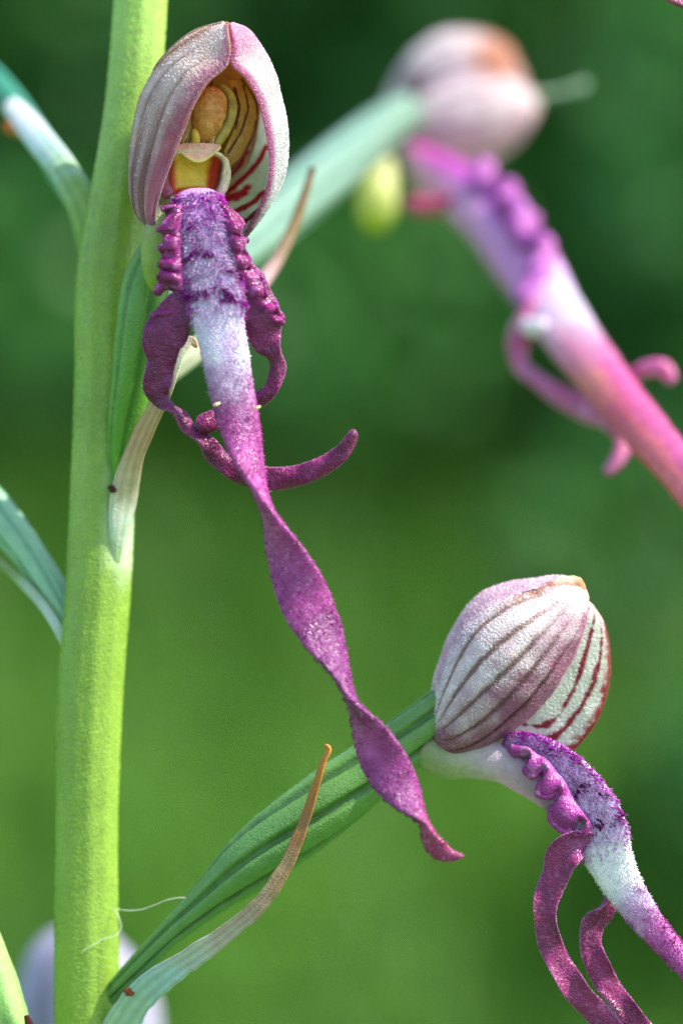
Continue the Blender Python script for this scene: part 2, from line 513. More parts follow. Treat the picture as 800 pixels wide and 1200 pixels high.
# ovary of the lower flower
ovary('ovary', [(108, 1192, -66, 8, 8, 0), (132, 1164, -52, 11, 11, 0), (155, 1140, -38, 13, 13, 0), (200, 1093, -24, 16, 16, 0), (232, 1064, -18, 20, 20, 0), (298, 1006, -8, 34, 33, 0), (376, 947, -4, 38, 36, 0), (430, 905, -6, 35, 33, 0), (485, 862, -4, 30, 28, 0), (530, 825, -2, 28, 26, 0)],
      '#2c5220', '#5f8c44', ribs=6, turn=11.0, rib=0.13, n=260, m=120)
# ovary of the blurred flower behind
ovary('ovary', [(165, 400, -94, 9, 9, 0), (215, 345, -192, 17, 17, 0), (290, 285, -405, 31, 29, 0), (350, 232, -585, 34, 33, 0), (410, 180, -798, 31, 29, 0), (450, 148, -945, 26, 26, 0), (480, 128, -1011, 22, 22, 0)],
      '#4c705a', '#6c8c78', turn=5.0, rib=0.05)
# ovaries that leave the frame on the left
ovary('ovary', [(100, 262, -110, 8, 8, 0), (70, 205, -260, 14, 14, 0), (44, 156, -430, 13, 13, 0), (0, 104, -540, 17, 17, 0), (-60, 50, -640, 20, 20, 0), (-110, 0, -700, 26, 26, 0)], '#1d6350', '#38886c', turn=5.0)
ovary('ovary', [(92, 742, -86, 9, 9, 0), (68, 702, -104, 17, 17, 0), (34, 650, -130, 20, 20, 0), (0, 608, -160, 24, 23, 0), (-50, 560, -210, 27, 27, 0), (-110, 510, -260, 26, 26, 0)], '#4f8a62', '#8cb890', turn=6.0, rib=0.03)
ovary('ovary', [(82, 1345, -62, 12, 12, 0), (50, 1310, -40, 22, 22, 0), (12, 1250, -20, 36, 36, 0), (-12, 1190, -10, 44, 42, 0), (-32, 1130, -6, 44, 42, 0), (-54, 1070, -6, 38, 36, 0), (-78, 1010, -8, 28, 28, 0)], '#5a9038', '#98bd70', turn=6.0, rib=0.06)

# bracts
def bract(keys, stops, label=None, through=True, **kw):
    def cf(g):
        p, t, phi = field(g)
        c = ramp([(s, col(h)) for s, h in stops], np.clip(t + 0.12 * (noise(p, 18) - 0.5), 0, 1))
        st = 0.5 + 0.5 * np.sin(phi * 9)
        return c * (0.82 + 0.25 * st)[..., None]
    return sweep('bract', keys, cf, plant, M['bract'], label, n=160, m=40, **kw)[0]
b1 = bract([(132, 690, -52, 3, 3, -14), (136, 650, -45, 7, 6, -16), (139, 620, -41, 12, 8, -18), (143, 590, -38, 16, 9, -18), (149, 560, -29, 15, 9, -12), (158, 532, -16, 12, 7, 0), (170, 505, -2, 12, 6, 10), (183, 480, 12, 11, 5, 20), (194, 455, 24, 11, 4, 20), (203, 430, 28, 9, 4, 10), (212, 408, 30, 8, 3, 0), (224, 399, 30, 5, 2, 0), (231, 408, 30, 2, 1.5, 0)],
           [(0, '#96b45c'), (.1, '#b4cc94'), (.22, '#d2dccb'), (.36, '#cdbfa0'), (.55, '#c9a488'), (.75, '#bda47a'), (.88, '#e8ead8'), (1, '#b88f5a')], 'pale tan bract rising behind the front flower', cup=0.25, cap=(8, 3))
blemish(b1, 132, 573, -19, 5)
b2 = bract([(112, 1250, -72, 16, 10, -10), (136, 1208, -48, 19, 10, -10), (160, 1172, -20, 19, 8, -10), (195, 1141, 6, 16, 7, -5), (232, 1117, 26, 13, 6, 0), (275, 1086, 42, 11, 5, 5), (310, 1054, 52, 9.5, 5, 10), (338, 1010, 54, 8.5, 4, 20), (357, 965, 52, 7, 3.5, 30), (370, 925, 50, 6, 3, 45), (380, 892, 50, 5.5, 3, 60), (385, 876, 50, 5, 2.6, 60), (380, 872, 52, 3, 2, 60)],
           [(0, '#8fb661'), (.1, '#b5cfb8'), (.3, '#a9c6c4'), (.42, '#b9bca8'), (.55, '#b3a088'), (.68, '#a5865f'), (.8, '#9c7040'), (.92, '#b0702a'), (1, '#c98a3c')], 'long bract with dry brown tip beside the lower ovary', cup=0.35, cap=(6, 3), lump=0.25, lump_size=14)
blemish(b2, 152, 1162, -6, 6, '#7a3a18')
bract([(122, 370, -88, 14, 12, 0), (114, 310, -90, 19, 14, 0), (102, 252, -96, 20, 16, 0), (80, 208, -150, 18, 15, 0), (52, 170, -250, 17, 12, 0), (28, 140, -350, 14, 10, 0), (12, 122, -400, 10, 7, 0)],
      [(0, '#7ea03c'), (.3, '#8cb058'), (.45, '#a9c8a8'), (.6, '#bcd6cf'), (.8, '#e6eaec'), (1, '#f0eee8')], 'whitish broken bract stub on the upper stem', cup=0.2, cap=(8, 6))
b3o = plant.children[-1]
blemish(b3o, 18, 150, -355, 12, '#b8682a')
bract([(90, 790, -66, 6, 5, 0), (74, 748, -74, 6, 4, 0), (54, 714, -84, 6, 4, 0), (28, 684, -104, 6, 4, 0), (0, 658, -126, 5, 4, 0), (-40, 622, -160, 4, 3, 0)],
      [(0, '#9ec46a'), (.3, '#cfdcd0'), (.6, '#8fae6a'), (1, '#7a6a40')], 'narrow pale bract under the ovary left of the stem', cup=0.2)
bract([(60, 1330, -20, 12, 8, 0), (52, 1270, 12, 12, 6, 0), (38, 1212, 24, 8, 5, 20), (31, 1190, 26, 3, 2, 20)],
      [(0, '#8db843'), (.5, '#a08d62'), (.8, '#8a3f22'), (1, '#7a2c1c')], 'reddish brown bract tip at the foot of the pale ovary')
bract([(150, 470, -118, 14, 8, 0), (230, 410, -150, 14, 8, 0), (290, 350, -210, 10, 6, 0), (320, 312, -240, 8, 5, 0), (345, 262, -255, 6.5, 4, 0), (360, 218, -262, 4.5, 3.5, 0), (367, 196, -264, 3.5, 3, 0)],
      [(0, '#a9c98a'), (.45, '#c9b3b8'), (.62, '#c79fa8'), (.8, '#a08660'), (.95, '#8f6c44'), (1, '#5a2e1c')], 'blurred pink and brown bract behind the front flower')

# ------------------------------------------------------------------ upper front flower
WHITE = col('#e4dfe6'); PINK = col('#c98ab4'); PURP = col('#8d2f78'); DPUR = col('#5b1650'); MAG = col('#8a1f7e')
def fl_at(keys):
    k = np.asarray(keys, float)
    return at(k[:, 0], k[:, 1], k[:, 2])

def flower_front():
    fl = empty('flower', None, plant)
    fl['label'] = 'flower with open hood facing out, its long ribbon lip hanging twisted'
    NV, NU = 120, 90
    v = np.linspace(0, 1, NV)
    RL = [(266, 29, 36), (270, 50, 46), (268, 74, 50), (244, 97, 54), (226, 128, 54), (213, 160, 50), (201, 190, 44), (190, 222, 38), (183, 247, 32), (181, 272, 24)]
    SL = [(262, 27, 12), (236, 35, 0), (205, 56, -10), (181, 84, -15), (165, 115, -20), (157, 150, -22), (153, 190, -22), (153, 222, -16), (160, 248, -6), (177, 271, 18)]
    BL = [(262, 30, -4), (248, 42, -50), (246, 62, -78), (244, 92, -96), (244, 120, -102), (244, 150, -102), (242, 180, -96), (238, 210, -80), (230, 240, -50), (205, 268, -10)]
    RR = [(268, 29, 36), (272, 50, 46), (271, 75, 50), (288, 92, 50), (301, 115, 48), (309, 145, 46), (315, 180, 42), (314, 210, 38), (305, 238, 32), (285, 273, 22)]
    SR = [(272, 28, 12), (288, 35, 0), (305, 55, -10), (320, 85, -15), (329, 115, -20), (335, 150, -22), (336, 185, -22), (328, 217, -16), (311, 247, -4), (288, 276, 14)]
    def rows(Rk, Sk, Bk, bulge, e=1.0):
        Rp, Sp, Bp = [spline(fl_at(k), v) for k in (Rk, Sk, Bk)]
        Mp = Rp * 0.52 + Sp * 0.48; Mp[:, 2] += bulge * np.sin(np.pi * v) ** 0.5
        Kp = Sp * 0.62 + Bp * 0.38; Kp[:, 2] -= 22 * np.sin(np.pi * v) ** 0.5
        Kp[:, :2] += (Sp - Bp)[:, :2] * 0.14
        out = np.empty((NV, NU, 3))
        tt = np.linspace(0, 1, NU)
        for i in range(NV):
            out[i] = spline(np.stack([Rp[i], Mp[i], Sp[i], Kp[i], Bp[i]]), tt)
        return out
    def veins(p, tt, n, ph):
        return np.abs(np.sin(tt * n * np.pi + ph))
    for side, (Rk, Sk, Bk) in enumerate(((RL, SL, BL), (RR, SR, BL))):
        p = rows(Rk, Sk, Bk, 14)
        uu = np.broadcast_to(np.linspace(0, 1, NU)[None], (NV, NU)); vv = np.broadcast_to(v[:, None], (NV, NU))
        n0 = grid_normals(p); sgn = 1 if side == 0 else -1
        xy = picture_xy(p)
        nz = noise(p, 14); nz2 = noise(p, 5)
        if side == 0:
            ridge = smooth(0.35, 0.05, np.abs(((uu * 9 + 0.35 * np.sin(vv * 3)) % 1) - 0.5)) * smooth(0.05, 0.2, vv)
            c = mix(np.broadcast_to(col('#fcefec'), p.shape), np.broadcast_to(col('#f2d8d8'), p.shape), nz)
            low = smooth(0.28, 0.85, vv + 0.35 * (0.30 - uu) + 0.16 * (nz - 0.5))
            c = mix(c, np.broadcast_to(col('#b0647c'), p.shape), 0.7 * low)
            c = mix(c, np.broadcast_to(col('#8a5a4c'), p.shape), 0.7 * low * smooth(0.6, 0.2, ridge))
            c = mix(c, np.broadcast_to(col('#b4548c'), p.shape), 0.75 * smooth(0.17, 0.02, uu + 0.05 * (nz2 - .5)))
            c = mix(c, np.broadcast_to(col('#a8764e'), p.shape), 0.7 * smooth(0.36, 0.46, uu) * smooth(0.62, 0.5, uu))
            vein = smooth(0.16, 0.02, np.abs(((uu * 7.0 + 0.3) % 1) - 0.5)) * smooth(0.1, 0.3, vv)
            c = mix(c, np.broadcast_to(col('#90605c'), p.shape), 0.55 * vein)
            p = p - n0 * (1.8 * vein)[..., None]
        else:
            c = mix(np.broadcast_to(col('#dedbe0'), p.shape), np.broadcast_to(col('#cbc8d0'), p.shape), nz)
            c = mix(c, np.broadcast_to(col('#c77fae'), p.shape), 0.8 * smooth(0.3, 0.05, vv + 0.12 * (nz - .5)) )
            c = mix(c, np.broadcast_to(col('#a02f78'), p.shape), 0.9 * smooth(0.09, 0.02, uu))
            c = mix(c, np.broadcast_to(col('#7a4a5c'), p.shape), 0.7 * smooth(0.78, 1.0, vv + 0.1 * (nz - .5)))
        p = p + n0 * ((noise(p, 22) - 0.5) * 2.0)[..., None]
        q = p
        xy = picture_xy(q); nz = noise(q, 10); nq = noise(q, 4)
        ci = mix(np.broadcast_to(col('#e6ebda'), q.shape), np.broadcast_to(col('#d0d8c2'), q.shape), nz)
        if side == 1:
            ol = smooth(-6, 8, -((xy[..., 0] - 296) * 0.8 + (xy[..., 1] - 150) * 0.62) + 5 * (nz - .5))
            ci = mix(ci, np.broadcast_to(col('#c4a04c'), q.shape), ol)
            ci = mix(ci, np.broadcast_to(col('#dcb878'), q.shape), 0.8 * smooth(125, 85, xy[..., 1]) )
            for ln, w, hx in (([(286, 100), (291, 128), (280, 155), (266, 178)], 1.6, '#6b4a1c'), ([(300, 122), (300, 148), (288, 172), (268, 200)], 1.8, '#8a2434'),
                              ([(268, 208), (280, 196), (290, 178)], 4.0, '#c2354c'), ([(258, 230), (272, 222), (290, 206), (304, 190), (313, 172)], 4.4, '#b8182c'),
                              ([(262, 236), (276, 232), (290, 222)], 7.0, '#c22436'), ([(262, 256), (280, 248), (296, 240), (311, 226)], 4.4, '#b0182c'), ([(274, 272), (292, 258), (308, 244)], 4.0, '#7c1c2c')):
                d = dist_line(xy, ln)
                ci = mix(ci, np.broadcast_to(col(hx), q.shape), smooth(w, w * 0.45, d + 2.4 * (nq - 0.5) * (1 if w < 5 else 2.2)))
        else:
            ci = mix(ci, np.broadcast_to(col('#dcb878'), q.shape), smooth(200, 120, xy[..., 1] + 12 * (nz - .5)))
        inward = ((at(246, 150, -10) - p) * n0).sum(-1).mean() > 0
        lab = 'pinkish brown-veined hood sepal' if side == 0 else 'white hood sepal with magenta rim and red-veined inside'
        so = sheet('sepal', p, ci if inward else c, 4.0, fl, M['sepal'], lab, c if inward else ci)
        granules(p[:, :60], c[:, :60], 3000, fl, out=-1.0 if inward else 1.0, thick=4.0)
    # inner petals standing beside the column
    for LEk, REk, lines in (([(266, 94, -16), (278, 118, -10), (275, 148, -4), (262, 178, 0)], [(284, 92, -22), (302, 122, -14), (300, 150, -6), (286, 182, 2), (266, 206, 6)], ([(286, 100), (291, 128), (282, 155), (266, 180)], [(274, 104), (280, 124), (276, 150)])),
                            ([(240, 96, -16), (218, 130, 0), (206, 160, 8), (200, 184, 12)], [(250, 96, -20), (232, 128, -6), (221, 155, 0), (212, 180, 8)], ([(226, 128), (212, 160)],))):
        vv = np.linspace(0, 1, 60)
        A, B = spline(fl_at(LEk), vv), spline(fl_at(REk), vv)
        uu = np.linspace(0, 1, 30)[None, :, None]
        q = A[:, None] * (1 - uu) + B[:, None] * uu
        q[..., 2] -= 7 * np.sin(np.pi * uu[..., 0])
        xy = picture_xy(q); nz = noise(q, 9)
        ci = mix(np.broadcast_to(col('#cc9a34'), q.shape), np.broadcast_to(col('#e0bc64'), q.shape), nz)
        ci = mix(ci, np.broadcast_to(col('#7a3424'), q.shape), smooth(.86, .97, uu[..., 0] + .1 * (nz - .5)))
        for ln in lines:
            ci = mix(ci, np.broadcast_to(col('#6b3a1c'), q.shape), smooth(2.0, .8, dist_line(xy, ln) + 1.5 * (noise(q, 4) - .5)))
        sheet('petal', q, ci, 3.0, fl, M['petal'], 'olive inner petal beside the column')
    # dorsal sepal: ridge over the back of the hood
    vv = np.linspace(0, 1, 70)
    LE = spline(fl_at([(255, 28, 20), (228, 36, -4), (200, 57, -18), (180, 82, -34), (176, 115, -54), (186, 160, -70), (200, 210, -70), (212, 250, -40)]), vv)
    RE = spline(fl_at([(266, 27, 24), (276, 32, -10), (290, 50, -40), (300, 80, -62), (304, 115, -74), (300, 160, -80), (282, 210, -76), (250, 252, -44)]), vv)
    uu = np.linspace(0, 1, 40)
    a = (1 - np.cos(np.pi * uu)) / 2
    p = LE[:, None] * (1 - a)[None, :, None] + RE[:, None] * a[None, :, None]
    p[..., 2] -= (46 * np.sin(np.pi * vv) ** 0.7)[:, None] * np.sin(np.pi * uu)[None]
    p[..., 1] += (6 * np.sin(np.pi * vv))[:, None] * np.sin(np.pi * uu)[None]
    c = mix(np.broadcast_to(col('#d9c0c6'), p.shape), np.broadcast_to(col('#b59a78'), p.shape), smooth(.3, .7, noise(p, 16)))
    ci = mix(np.broadcast_to(col('#e8b868'), p.shape), np.broadcast_to(col('#d09a48'), p.shape), noise(p, 12))
    inward = ((at(246, 150, -10) - p) * grid_normals(p)).sum(-1).mean() > 0
    sheet('sepal', p, ci if inward else c, 4.0, fl, M['sepal'], 'tan-edged back sepal of the hood', c if inward else ci)

    # column: anther, rostellum flap, stigma
    def ant_c(g):
        pp, t, phi = field(g)
        xy = picture_xy(pp)
        cc = mix(np.broadcast_to(col('#b8702a'), pp.shape), np.broadcast_to(col('#d89a52'), pp.shape), smooth(.2, .8, .5 * noise(pp, 3) + .5 * noise(pp, 12)))
        return mix(cc, np.broadcast_to(col('#8c5420'), pp.shape), smooth(.6, 1.0, t) * .5)
    an, _ = sweep('anther', [(250, 102, 6, 8, 8, 0), (249, 110, 10, 15, 13, 0), (247, 125, 14, 19, 16, 0), (243, 142, 14, 18.5, 15, 0), (240, 156, 10, 15, 12, 0), (237, 168, 6, 11, 9, 0)], ant_c, fl, M['column'], 'orange brown anther', n=90, m=64, cap=(14, 8), lump=.12, lump_size=5)
    sweep('anther_rim', [(258, 100, 2, 4, 4, 0), (270, 112, 6, 5, 5, 0), (272, 130, 8, 6, 6, 0), (266, 148, 8, 6.5, 6, 0), (257, 164, 8, 6, 6, 0), (247, 176, 8, 4, 4, 0)],
          lambda g: mix(np.broadcast_to(col('#8f7a30'), g['p'].shape), np.broadcast_to(col('#b9a04a'), g['p'].shape), noise(g['p'], 7)), fl, M['column'], n=70, m=20, cap=(4, 4))
    sweep('anther_rim', [(238, 104, 2, 4, 4, 0), (230, 118, 4, 5, 5, 0), (226, 136, 6, 6, 6, 0), (222, 152, 8, 7, 6, 0), (212, 168, 10, 6, 5, 0)],
          lambda g: mix(np.broadcast_to(col('#b5904c'), g['p'].shape), np.broadcast_to(col('#d2b27a'), g['p'].shape), noise(g['p'], 7)), fl, M['column'], n=60, m=20, cap=(4, 4))
    sweep('nub', [(228, 150, 16, 3, 3, 0), (229, 156, 18, 5, 5, 0), (230, 165, 18, 5, 5, 0), (230, 172, 16, 4, 4, 0)], col('#cfa83c'), fl, M['column'], n=24, m=20, cap=(4, 2))
    # filament threads running under the anther
    for x0, l in ((209, 15), (214, 19), (218, 13), (238, 17), (246, 14), (249, 18)):
        sweep('filament', [(x0 + 4, 172 - l, 14, .8, .8, 0), (x0 + 1, 173 - l * .5, 16, 1.3, 1.3, 0), (x0, 173, 17, 1.6, 1.6, 0)], col('#c9a468' if x0 % 2 else '#a9803f'), fl, M['column'], n=14, m=8)
    # rostellum: scalloped beige flap
    uu, vv = np.meshgrid(np.linspace(-1, 1, 50), np.linspace(0, 1, 22))
    top = 168 + 3 * uu ** 2; bot = 191 - 19 * np.abs(uu) ** 1.7
    x = 232 + uu * 27
    y = top * (1 - vv) + np.maximum(bot, top + 1.5) * vv
    z = 20 + 10 * vv - 9 * uu ** 2
    p = at(x, y, z)
    c = mix(np.broadcast_to(col('#e2a084'), p.shape), np.broadcast_to(col('#ecbca2'), p.shape), noise(p, 8))
    c = mix(c, np.broadcast_to(col('#e2c56c'), p.shape), smooth(0.8, 0.95, vv))
    sheet('rostellum', p, c, 3.5, fl, M['column'], 'pinkish beige rostellum flap')
    # stigma: glossy hollow, yellow floor, dark red walls
    uu, vv = np.meshgrid(np.linspace(-1, 1, 60), np.linspace(-1, 1, 50))
    rr = (np.abs(uu) ** 3.2 + np.abs(vv) ** 3.2) ** (1 / 3.2)
    sq = np.maximum(np.abs(uu), np.abs(vv)) / np.maximum(rr, 1e-6)
    uu = uu * sq; vv = vv * sq; rr = rr * sq
    xc = 227 - 2 * vv
    x = xc + uu * (37 - 5 * vv)
    y = 205 + vv * 28 + 4 * uu ** 2 * (vv > 0)
    z = 26 - 30 * np.clip(1 - rr ** 2.2, 0, 1) - 4 * uu ** 2
    p = at(x, y, z)
    c = mix(np.broadcast_to(col('#f2c838'), p.shape), np.broadcast_to(col('#f4d860'), p.shape), noise(p, 9))
    redw = smooth(0.40, 0.66, np.maximum(np.abs(uu + 0.06) * 1.02, vv * 1.0) + 0.10 * (noise(p, 12) - .5))
    c = mix(c, np.broadcast_to(col('#b82a14'), p.shape), redw)
    c = mix(c, np.broadcast_to(col('#5c1414'), p.shape), smooth(0.35, 0.6, redw) * smooth(0.66, 0.85, np.abs(uu)))
    c = mix(c, np.broadcast_to(col('#d9c7a0'), p.shape), smooth(0.86, 0.97, rr))
    sg = sheet('stigma', p, c, 3.0, fl, M['column'], 'hollow yellow stigma with dark red rim')
    # pale side pads beside the stigma
    sweep('column_wing', [(264, 184, 12, 3, 4, 0), (267, 203, 14, 4, 6, 0), (262, 222, 18, 4.5, 6, 0), (250, 236, 22, 4, 4, 0)], lambda g: mix(np.broadcast_to(col('#d9c5a0'), g['p'].shape), np.broadcast_to(col('#d9a0b8'), g['p'].shape), smooth(.5, 1, field(g)[1])), fl, M['column'], n=40, m=20, cap=(5, 5))
    sweep('column_wing', [(193, 200, 14, 5, 4, 0), (192, 216, 18, 7, 5, 0), (200, 232, 22, 8, 5, 0)], col('#8f3f5a'), fl, M['column'], n=40, m=20, cap=(5, 5))

    # lip: velvet upper part, then the long twisted middle lobe
    keys = [(231, 222, 22, 22, 8, 0), (232, 238, 36, 28, 9, 0), (235, 258, 48, 32, 10, 0), (240, 285, 56, 34, 10, 0), (245, 315, 62, 34, 10, 0), (250, 340, 66, 33, 10, 0), (254, 362, 70, 32, 10, 0),
            (258, 385, 72, 29, 10, 0), (263, 410, 73, 28, 10, 2), (268, 440, 74, 27, 9, 4), (274, 470, 75, 26, 9, 8), (281, 500, 76, 25, 9, 18), (292, 540, 78, 23, 8, 45), (304, 573, 80, 21, 8, 76), (311, 592, 80, 21, 8, 92),
            (326, 632, 80, 26, 7, 130), (345, 675, 82, 29, 7, 162), (357, 703, 82, 30, 7, 183), (378, 745, 82, 29, 7, 212), (398, 785, 82, 25, 7, 246), (411, 820, 82, 23, 7, 272),
            (432, 858, 82, 26, 7, 318), (450, 893, 82, 27, 7, 350), (468, 922, 82, 25, 7, 378), (486, 948, 82, 19, 6, 418), (497, 964, 82, 13, 6, 448), (504, 984, 84, 14, 6, 490), (516, 998, 86, 12, 5, 520), (530, 1003, 88, 7, 4, 535), (543, 1003, 90, 2, 2, 540)]
    def lip_c(g):
        p, t, phi = field(g)
        xy = picture_xy(np.broadcast_to(g['c'][:, None], p.shape))
        y = xy[..., 1]
        pxy = picture_xy(p)
        e = np.abs(np.cos(phi))
        n1 = noise(p, 16); n2 = noise(p, 5)
        c = mix(np.broadcast_to(col('#e2dcf0'), p.shape), np.broadcast_to(col('#cfb4e0'), p.shape), n1)
        up = smooth(300, 240, y + 30 * (n1 - .5))
        c = mix(c, np.broadcast_to(col('#c486d8'), p.shape), 0.75 * up)
        c = mix(c, np.broadcast_to(col('#9a3aa6'), p.shape), 0.9 * smooth(0.62, 0.95, e + 0.3 * (n1 - .5)) * smooth(352, 325, y))
        for ln, w in (([(212, 305), (232, 296), (244, 300)], 8), ([(226, 345), (250, 340), (270, 346), (282, 352)], 7), ([(205, 258), (225, 262), (250, 255)], 9), ([(215, 280), (245, 276)], 5)):
            d = dist_line(pxy, ln)
            c = mix(c, np.broadcast_to(col('#9a2aa0'), p.shape), 0.5 * smooth(w, w * .3, d + 5 * (n2 - .5)))
        body = smooth(395, 500, y + 36 * (n1 - .5) + 24 * (n2 - .5) + 18 * (e - .5))
        pur = mix(np.broadcast_to(col('#b44c9e'), p.shape), np.broadcast_to(col('#8c2a74'), p.shape), n1)
        pur = mix(pur, np.broadcast_to(col('#5e2460'), p.shape), 0.6 * smooth(.45, .8, noise(p, 70)))
        vn = smooth(.10, .03, np.abs(((phi / (2 * np.pi) * 14) % 1) - .5)) * smooth(.4, .7, noise(p, 30))
        pur = mix(pur, np.broadcast_to(col('#58205c'), p.shape), 0.4 * vn)
        c = mix(c, pur, body)
        c = mix(c, np.broadcast_to(col('#a03a68'), p.shape), 0.8 * smooth(940, 985, y))
        sp = smooth(0.72, 0.9, noise(p, 3.2))
        return mix(c, np.broadcast_to(col('#d9a8d2'), p.shape), 0.35 * sp * smooth(380, 460, y))
    lip, g = sweep('lip', keys, lip_c, fl, M['lip'], 'long purple twisted lip, white and hairy above', n=640, m=72, cells=2500, cap=(10, 3), flat=0.9, cup=0.0, lump=0.07, lump_size=26)
    hairs_on(lip, g, 'front', 230, 385, fl)
    # short velvet papillae on the middle lobe
    velvet(lip, g, 355, 1000, 2800, fl)
    # crinkled margins
    def marg_c(g):
        p, t, phi = field(g)
        c = mix(np.broadcast_to(col('#a0207e'), p.shape), np.broadcast_to(col('#66104e'), p.shape), noise(p, 10))
        return mix(c, np.broadcast_to(col('#c070b8'), p.shape), 0.45 * smooth(0.62, 0.8, noise(p, 5)))
    frill(fl, [(216, 238, 48), (214, 265, 60), (215, 290, 66), (217, 315, 70), (220, 344, 72)], [(197, 246, 50), (192, 266, 58), (191, 290, 62), (189, 312, 64), (186, 330, 64)], 6.5, 4.2, marg_c, 0.3, zamp=6, edge=2.4)
    frill(fl, [(256, 238, 48), (264, 262, 60), (268, 285, 66), (273, 310, 68), (279, 332, 68)], [(273, 247, 50), (281, 266, 56), (286, 288, 60), (293, 308, 60), (300, 326, 58)], 6.5, 3.4, marg_c, 1.2, zamp=6, edge=2.4)
    frill(fl, [(278, 318, 68), (284, 335, 68), (294, 352, 64), (318, 378, 58)], [(298, 312, 58), (306, 332, 58), (319, 350, 56), (331, 376, 54)], 5, 2.5, marg_c, 0.6, zamp=7)
    # the small hook that curls out of the left margin
    sweep('lip_margin', [(205, 368, 56, 6, 5, 0), (212, 356, 58, 6.5, 6, 0), (211, 342, 60, 6.5, 6, 0), (200, 334, 60, 6.5, 6, 0), (188, 337, 60, 6.5, 5, 0), (183, 347, 58, 5.5, 4, 0)], marg_c, fl, M['lobe'], n=60, m=20, cap=(4, 4), lump=0.2, lump_size=8)
    sweep('lip_margin', [(206, 362, 58, 6, 5, 0), (196, 367, 59, 5, 4, 0), (185, 367, 58, 4, 3, 0), (175, 370, 56, 2, 2, 0)], marg_c, fl, M['lobe'], n=50, m=20, cap=(3, 3), lump=0.2, lump_size=8)
    # side lobes
    def lobe_c(g):
        p, t, phi = field(g)
        c = mix(np.broadcast_to(col('#821a5c'), p.shape), np.broadcast_to(col('#58103e'), p.shape), noise(p, 18))
        c = mix(c, np.broadcast_to(col('#a04a96'), p.shape), 0.35 * smooth(0.6, 0.8, noise(p, 2.6)))
        c = mix(c, np.broadcast_to(col('#a3559a'), p.shape), .5 * smooth(.94, .99, np.abs(np.cos(phi)) + .05 * (noise(p, 8) - .5)))
        return mix(c, np.broadcast_to(col('#8a2f80'), p.shape), 0.5 * smooth(0.1, 0, t))
    sweep('lip_lobe', [(214, 345, 62, 12, 4.2, 0), (206, 365, 59, 20, 4.2, -6), (197, 385, 57, 26, 4.2, -10), (190, 403, 55, 24, 4.2, 0), (190, 422, 52, 17, 4.2, 10), (186, 440, 49, 17, 4.2, 5), (184, 456, 47, 16, 4.2, -5), (190, 468, 45, 11, 4.2, 10), (200, 478, 44, 8, 5, 40), (217, 495, 43, 9, 5, 50),
                       (238, 516, 41, 10, 5, 30), (258, 538, 36, 12, 4.2, 10), (280, 553, 30, 13, 8, 0), (305, 560, 30, 14, 9, 0), (335, 560, 34, 13, 9, 0), (362, 553, 40, 12, 9, 0), (385, 542, 45, 11, 8, 0), (402, 528, 50, 9, 7, 0), (411, 514, 54, 7, 6, 0), (415, 504, 56, 5, 5, 0)],
          lobe_c, fl, M['lobe'], 'side lobe passing behind the ribbon and curling up', n=260, m=36, cap=(4, 6), cells=4500, wave=4.5, waves=9, lump=0.06, lump_size=16)
    sweep('lip_lobe', [(284, 312, 54, 10, 8, 0), (294, 335, 55, 18, 4.5, 5), (302, 358, 55, 23, 4.5, 0), (307, 380, 53, 24, 4.5, 0), (312, 398, 49, 18, 4.5, -8), (321, 416, 45, 11, 7, -20), (325, 434, 42, 9, 7, -20), (320, 452, 39, 9, 7, -10), (307, 466, 36, 9, 7, 0), (288, 476, 30, 9, 7, 0), (268, 483, 30, 10, 7, 0), (253, 490, 38, 11, 7, 10), (242, 497, 46, 12, 6, 20), (235, 505, 50, 9, 4, 20)],
          lobe_c, fl, M['lobe'], 'side lobe hooked back behind the ribbon', n=200, m=36, cap=(4, 5), cells=3000, wave=5.0, waves=6, lump=0.08, lump_size=14)
    sweep('lip_margin', [(308, 362, 54, 8, 6, 0), (320, 372, 53, 7, 5, 0), (334, 379, 52, 3, 3, 0)], marg_c, fl, M['lobe'], n=30, m=18, cap=(3, 3), lump=0.2, lump_size=8)
    # spur: yellow-green sac behind the lip
    sweep('spur', [(190, 240, 14, 9, 8, 0), (184, 262, 16, 12, 10, 0), (181, 285, 18, 15, 12, 0), (181, 310, 20, 15, 13, 0), (184, 330, 20, 12, 11, 0), (190, 344, 20, 7, 7, 0)],
          lambda g: ramp([(0, col('#d3d8b0')), (.4, col('#b5c774')), (1, col('#a3bc4a'))], field(g)[1]), fl, M['petal'], 'yellow-green spur', n=60, m=32, cap=(6, 10))
    # tiny pale crumbs stuck on the ribbon
    for (x, y, z) in ((301, 478, 84), (254, 474, 88)):
        sweep('pollen_crumb', [(x - 4, y + 1, z, 1.2, 1, 0), (x, y, z + 1, 2, 1.6, 0), (x + 4, y - 2, z, 1, 1, 0)], col('#e0c9a0'), fl, M['dry'], n=10, m=8, lump=.6, lump_size=3)
    return fl

